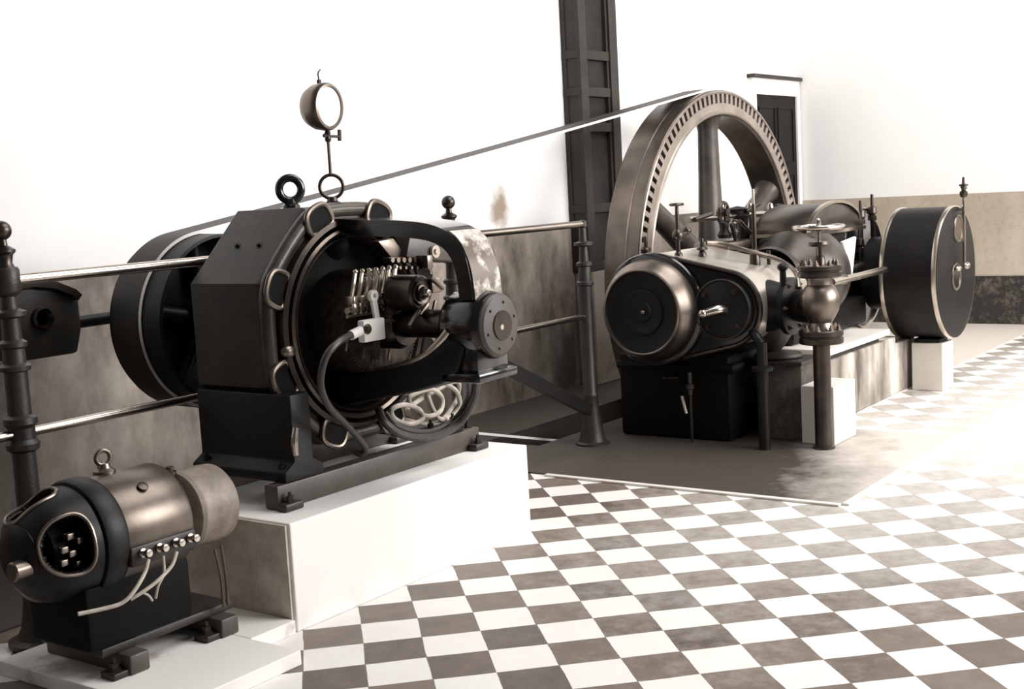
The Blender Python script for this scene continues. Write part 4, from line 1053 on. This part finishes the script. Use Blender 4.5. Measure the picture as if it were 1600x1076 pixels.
for c_ in WINS:
    lp_ = []
    for j in range(40):
        q = 2 * PI * j / 40; cx_ = math.copysign(abs(math.cos(q)) ** (2 / 3), math.cos(q)); sx_ = math.copysign(abs(math.sin(q)) ** (2 / 3), math.sin(q))
        t = 0.56 + 0.39 * sx_; a = math.radians(c_ + 32.6 * cx_); r = bell_r(t) + 0.001
        lp_.append((-2.13 - 0.185 * t, MY + r * math.cos(a), MZ + r * math.sin(a)))
    b = B(); b.tube(lp_, 0.0065, 8, True, 0); b.build('window_rim', M['dull_steel'], mo)
b = B(); b.lathe([(0, -2.14), (0.095, -2.14), (0.095, -2.25), (0.07, -2.262), (0, -2.262)], (0, MY, MZ), 'X', 48); b.build('commutator', M['void'], mo)
b = B()
for a_, x_ in ((198, -2.19), (180, -2.215), (165, -2.18), (190, -2.245), (172, -2.24), (156, -2.21)):
    t = math.radians(a_); c = Vector((x_, MY + 0.125 * math.cos(t), MZ + 0.125 * math.sin(t)))
    b.box(c.x - 0.012, c.x + 0.012, c.y - 0.012, c.y + 0.012, c.z - 0.010, c.z + 0.010, 0.003)
b.build('brush_holder', M['dull_steel'], mo)
b = B(); b.lathe([(0, -2.335), (0.06, -2.335), (0.085, -2.325), (0.10, -2.312), (0.10, -2.30), (0, -2.30)], (0, MY, MZ), 'X', 36); b.build('bearing_cap', M['black'], mo)
b = B(); b.lathe([(0, -2.375), (0.026, -2.375), (0.030, -2.37), (0.030, -2.32), (0, -2.32)], (0, MY - 0.055, MZ - 0.025), 'X', 28); b.build('shaft_end', M['dull_steel'], mo)
b = B(); b.lathe([(0, -1.765), (0.06, -1.765), (0.06, -1.72), (0.118, -1.715), (0.135, -1.705), (0.140, -1.69), (0.132, -1.675), (0.134, -1.655), (0.139, -1.60), (0.134, -1.545), (0.12, -1.53), (0.05, -1.53), (0, -1.535)], (0, MY, MZ - 0.005), 'X', 56); b.build('belt_pulley', M['tan_pulley'], mo)['label'] = 'worn tan belt pulley'
eyebolt('lifting_eye', -1.965, MY + 0.02, MZ + MR - 0.004, 0.024, 0.008, mo, M['dull_steel'], (0.2, 1, 0))
b = B(); b.lathe([(0, 0), (0.018, 0), (0.018, 0.01), (0.010, 0.012), (0, 0.012)], (-1.93, MY - 0.12, MZ + 0.14), (0, -0.65, 0.76), 14); b.build('oil_plug', M['dark_steel'], mo)
b = B(); b.lathe([(0, 0), (0.022, 0), (0.022, 0.014), (0.014, 0.018), (0.014, 0.03), (0, 0.032)], (-1.72, MY, MZ + 0.125), 'Z', 14); b.build('oil_cup', M['dark_steel'], mo)
# terminal strip with wires
b = B(); b.box(-2.05, -1.79, MY - 0.195, MY - 0.165, MZ - 0.085, MZ - 0.02, 0.008); b.build('terminal_strip', M['dark_cast'], mo)
tx = (-2.01, -1.945, -1.88, -1.82)
for x in tx:
    b = B(); b.lathe([(0, 0), (0.015, 0), (0.015, 0.01), (0.009, 0.012), (0.009, 0.025), (0.014, 0.028), (0.012, 0.04), (0, 0.042)], (x, MY - 0.194, MZ - 0.045), (0, -1, 0.1), 12); b.build('terminal_screw', M['steel'], mo)
yb = MY - 0.225
for w_, r_ in (([(232, 874, .035), (226, 895, .02), (208, 925, .01), (190, 942, .015), (160, 951, .03), (122, 959, .05)], 0.0065), ([(276, 862, .035), (268, 884, .02), (245, 908, .01), (222, 925, .015), (204, 936, .03)], 0.006), ([(255, 868, .035), (256, 895, .02), (247, 915, .02), (243, 934, .03)], 0.005), ([(222, 925, .016), (232, 930, .02), (238, 938, .03)], 0.004)):
    b = B(); b.tube([at(x, y, 'Y', yy) for x, y, yy in w_], r_, 8); b.build('lead_wire', M['pale_cable'], mo)
# base
b = B(); b.box(-2.19, -1.78, MY - 0.14, MY + 0.17, 0.145, MZ - 0.12, 0.02); b.build('pedestal', M['void'], mo)
b = B(); b.box(-2.14, -1.60, MY - 0.125, MY + 0.20, 0.115, 0.145, 0.006); b.box(-2.02, -1.80, MY - 0.135, MY - 0.09, 0.145, 0.17, 0.008); b.build('base_plate', M['dark_cast'], mo)
for xb in (-2.045, -1.67):
    b = B(); b.box(xb - 0.038, xb + 0.038, MY - 0.185, MY + 0.26, PZ, 0.115, 0.008); b.build('skid_bar', M['grey_paint'], mo)
    b = B(); b.box(xb - 0.095, xb - 0.036, MY - 0.175, MY - 0.105, PZ, PZ + 0.022, 0.004); b.bolt((xb - 0.065, MY - 0.14, PZ + 0.022), 'Z', 0.015, 0.03); b.build('anchor_bolt', M['dark_cast'], mo)
b = B(); b.tube([(-1.655, 0.10, 0.15), (-1.65, 0.105, 0.25), (-1.655, 0.11, 0.36)], 0.007, 8); b.tube([(-1.675, 0.10, 0.15), (-1.672, 0.105, 0.25), (-1.68, 0.115, 0.35)], 0.006, 8); b.build('conduit', M['dull_steel'], mo)
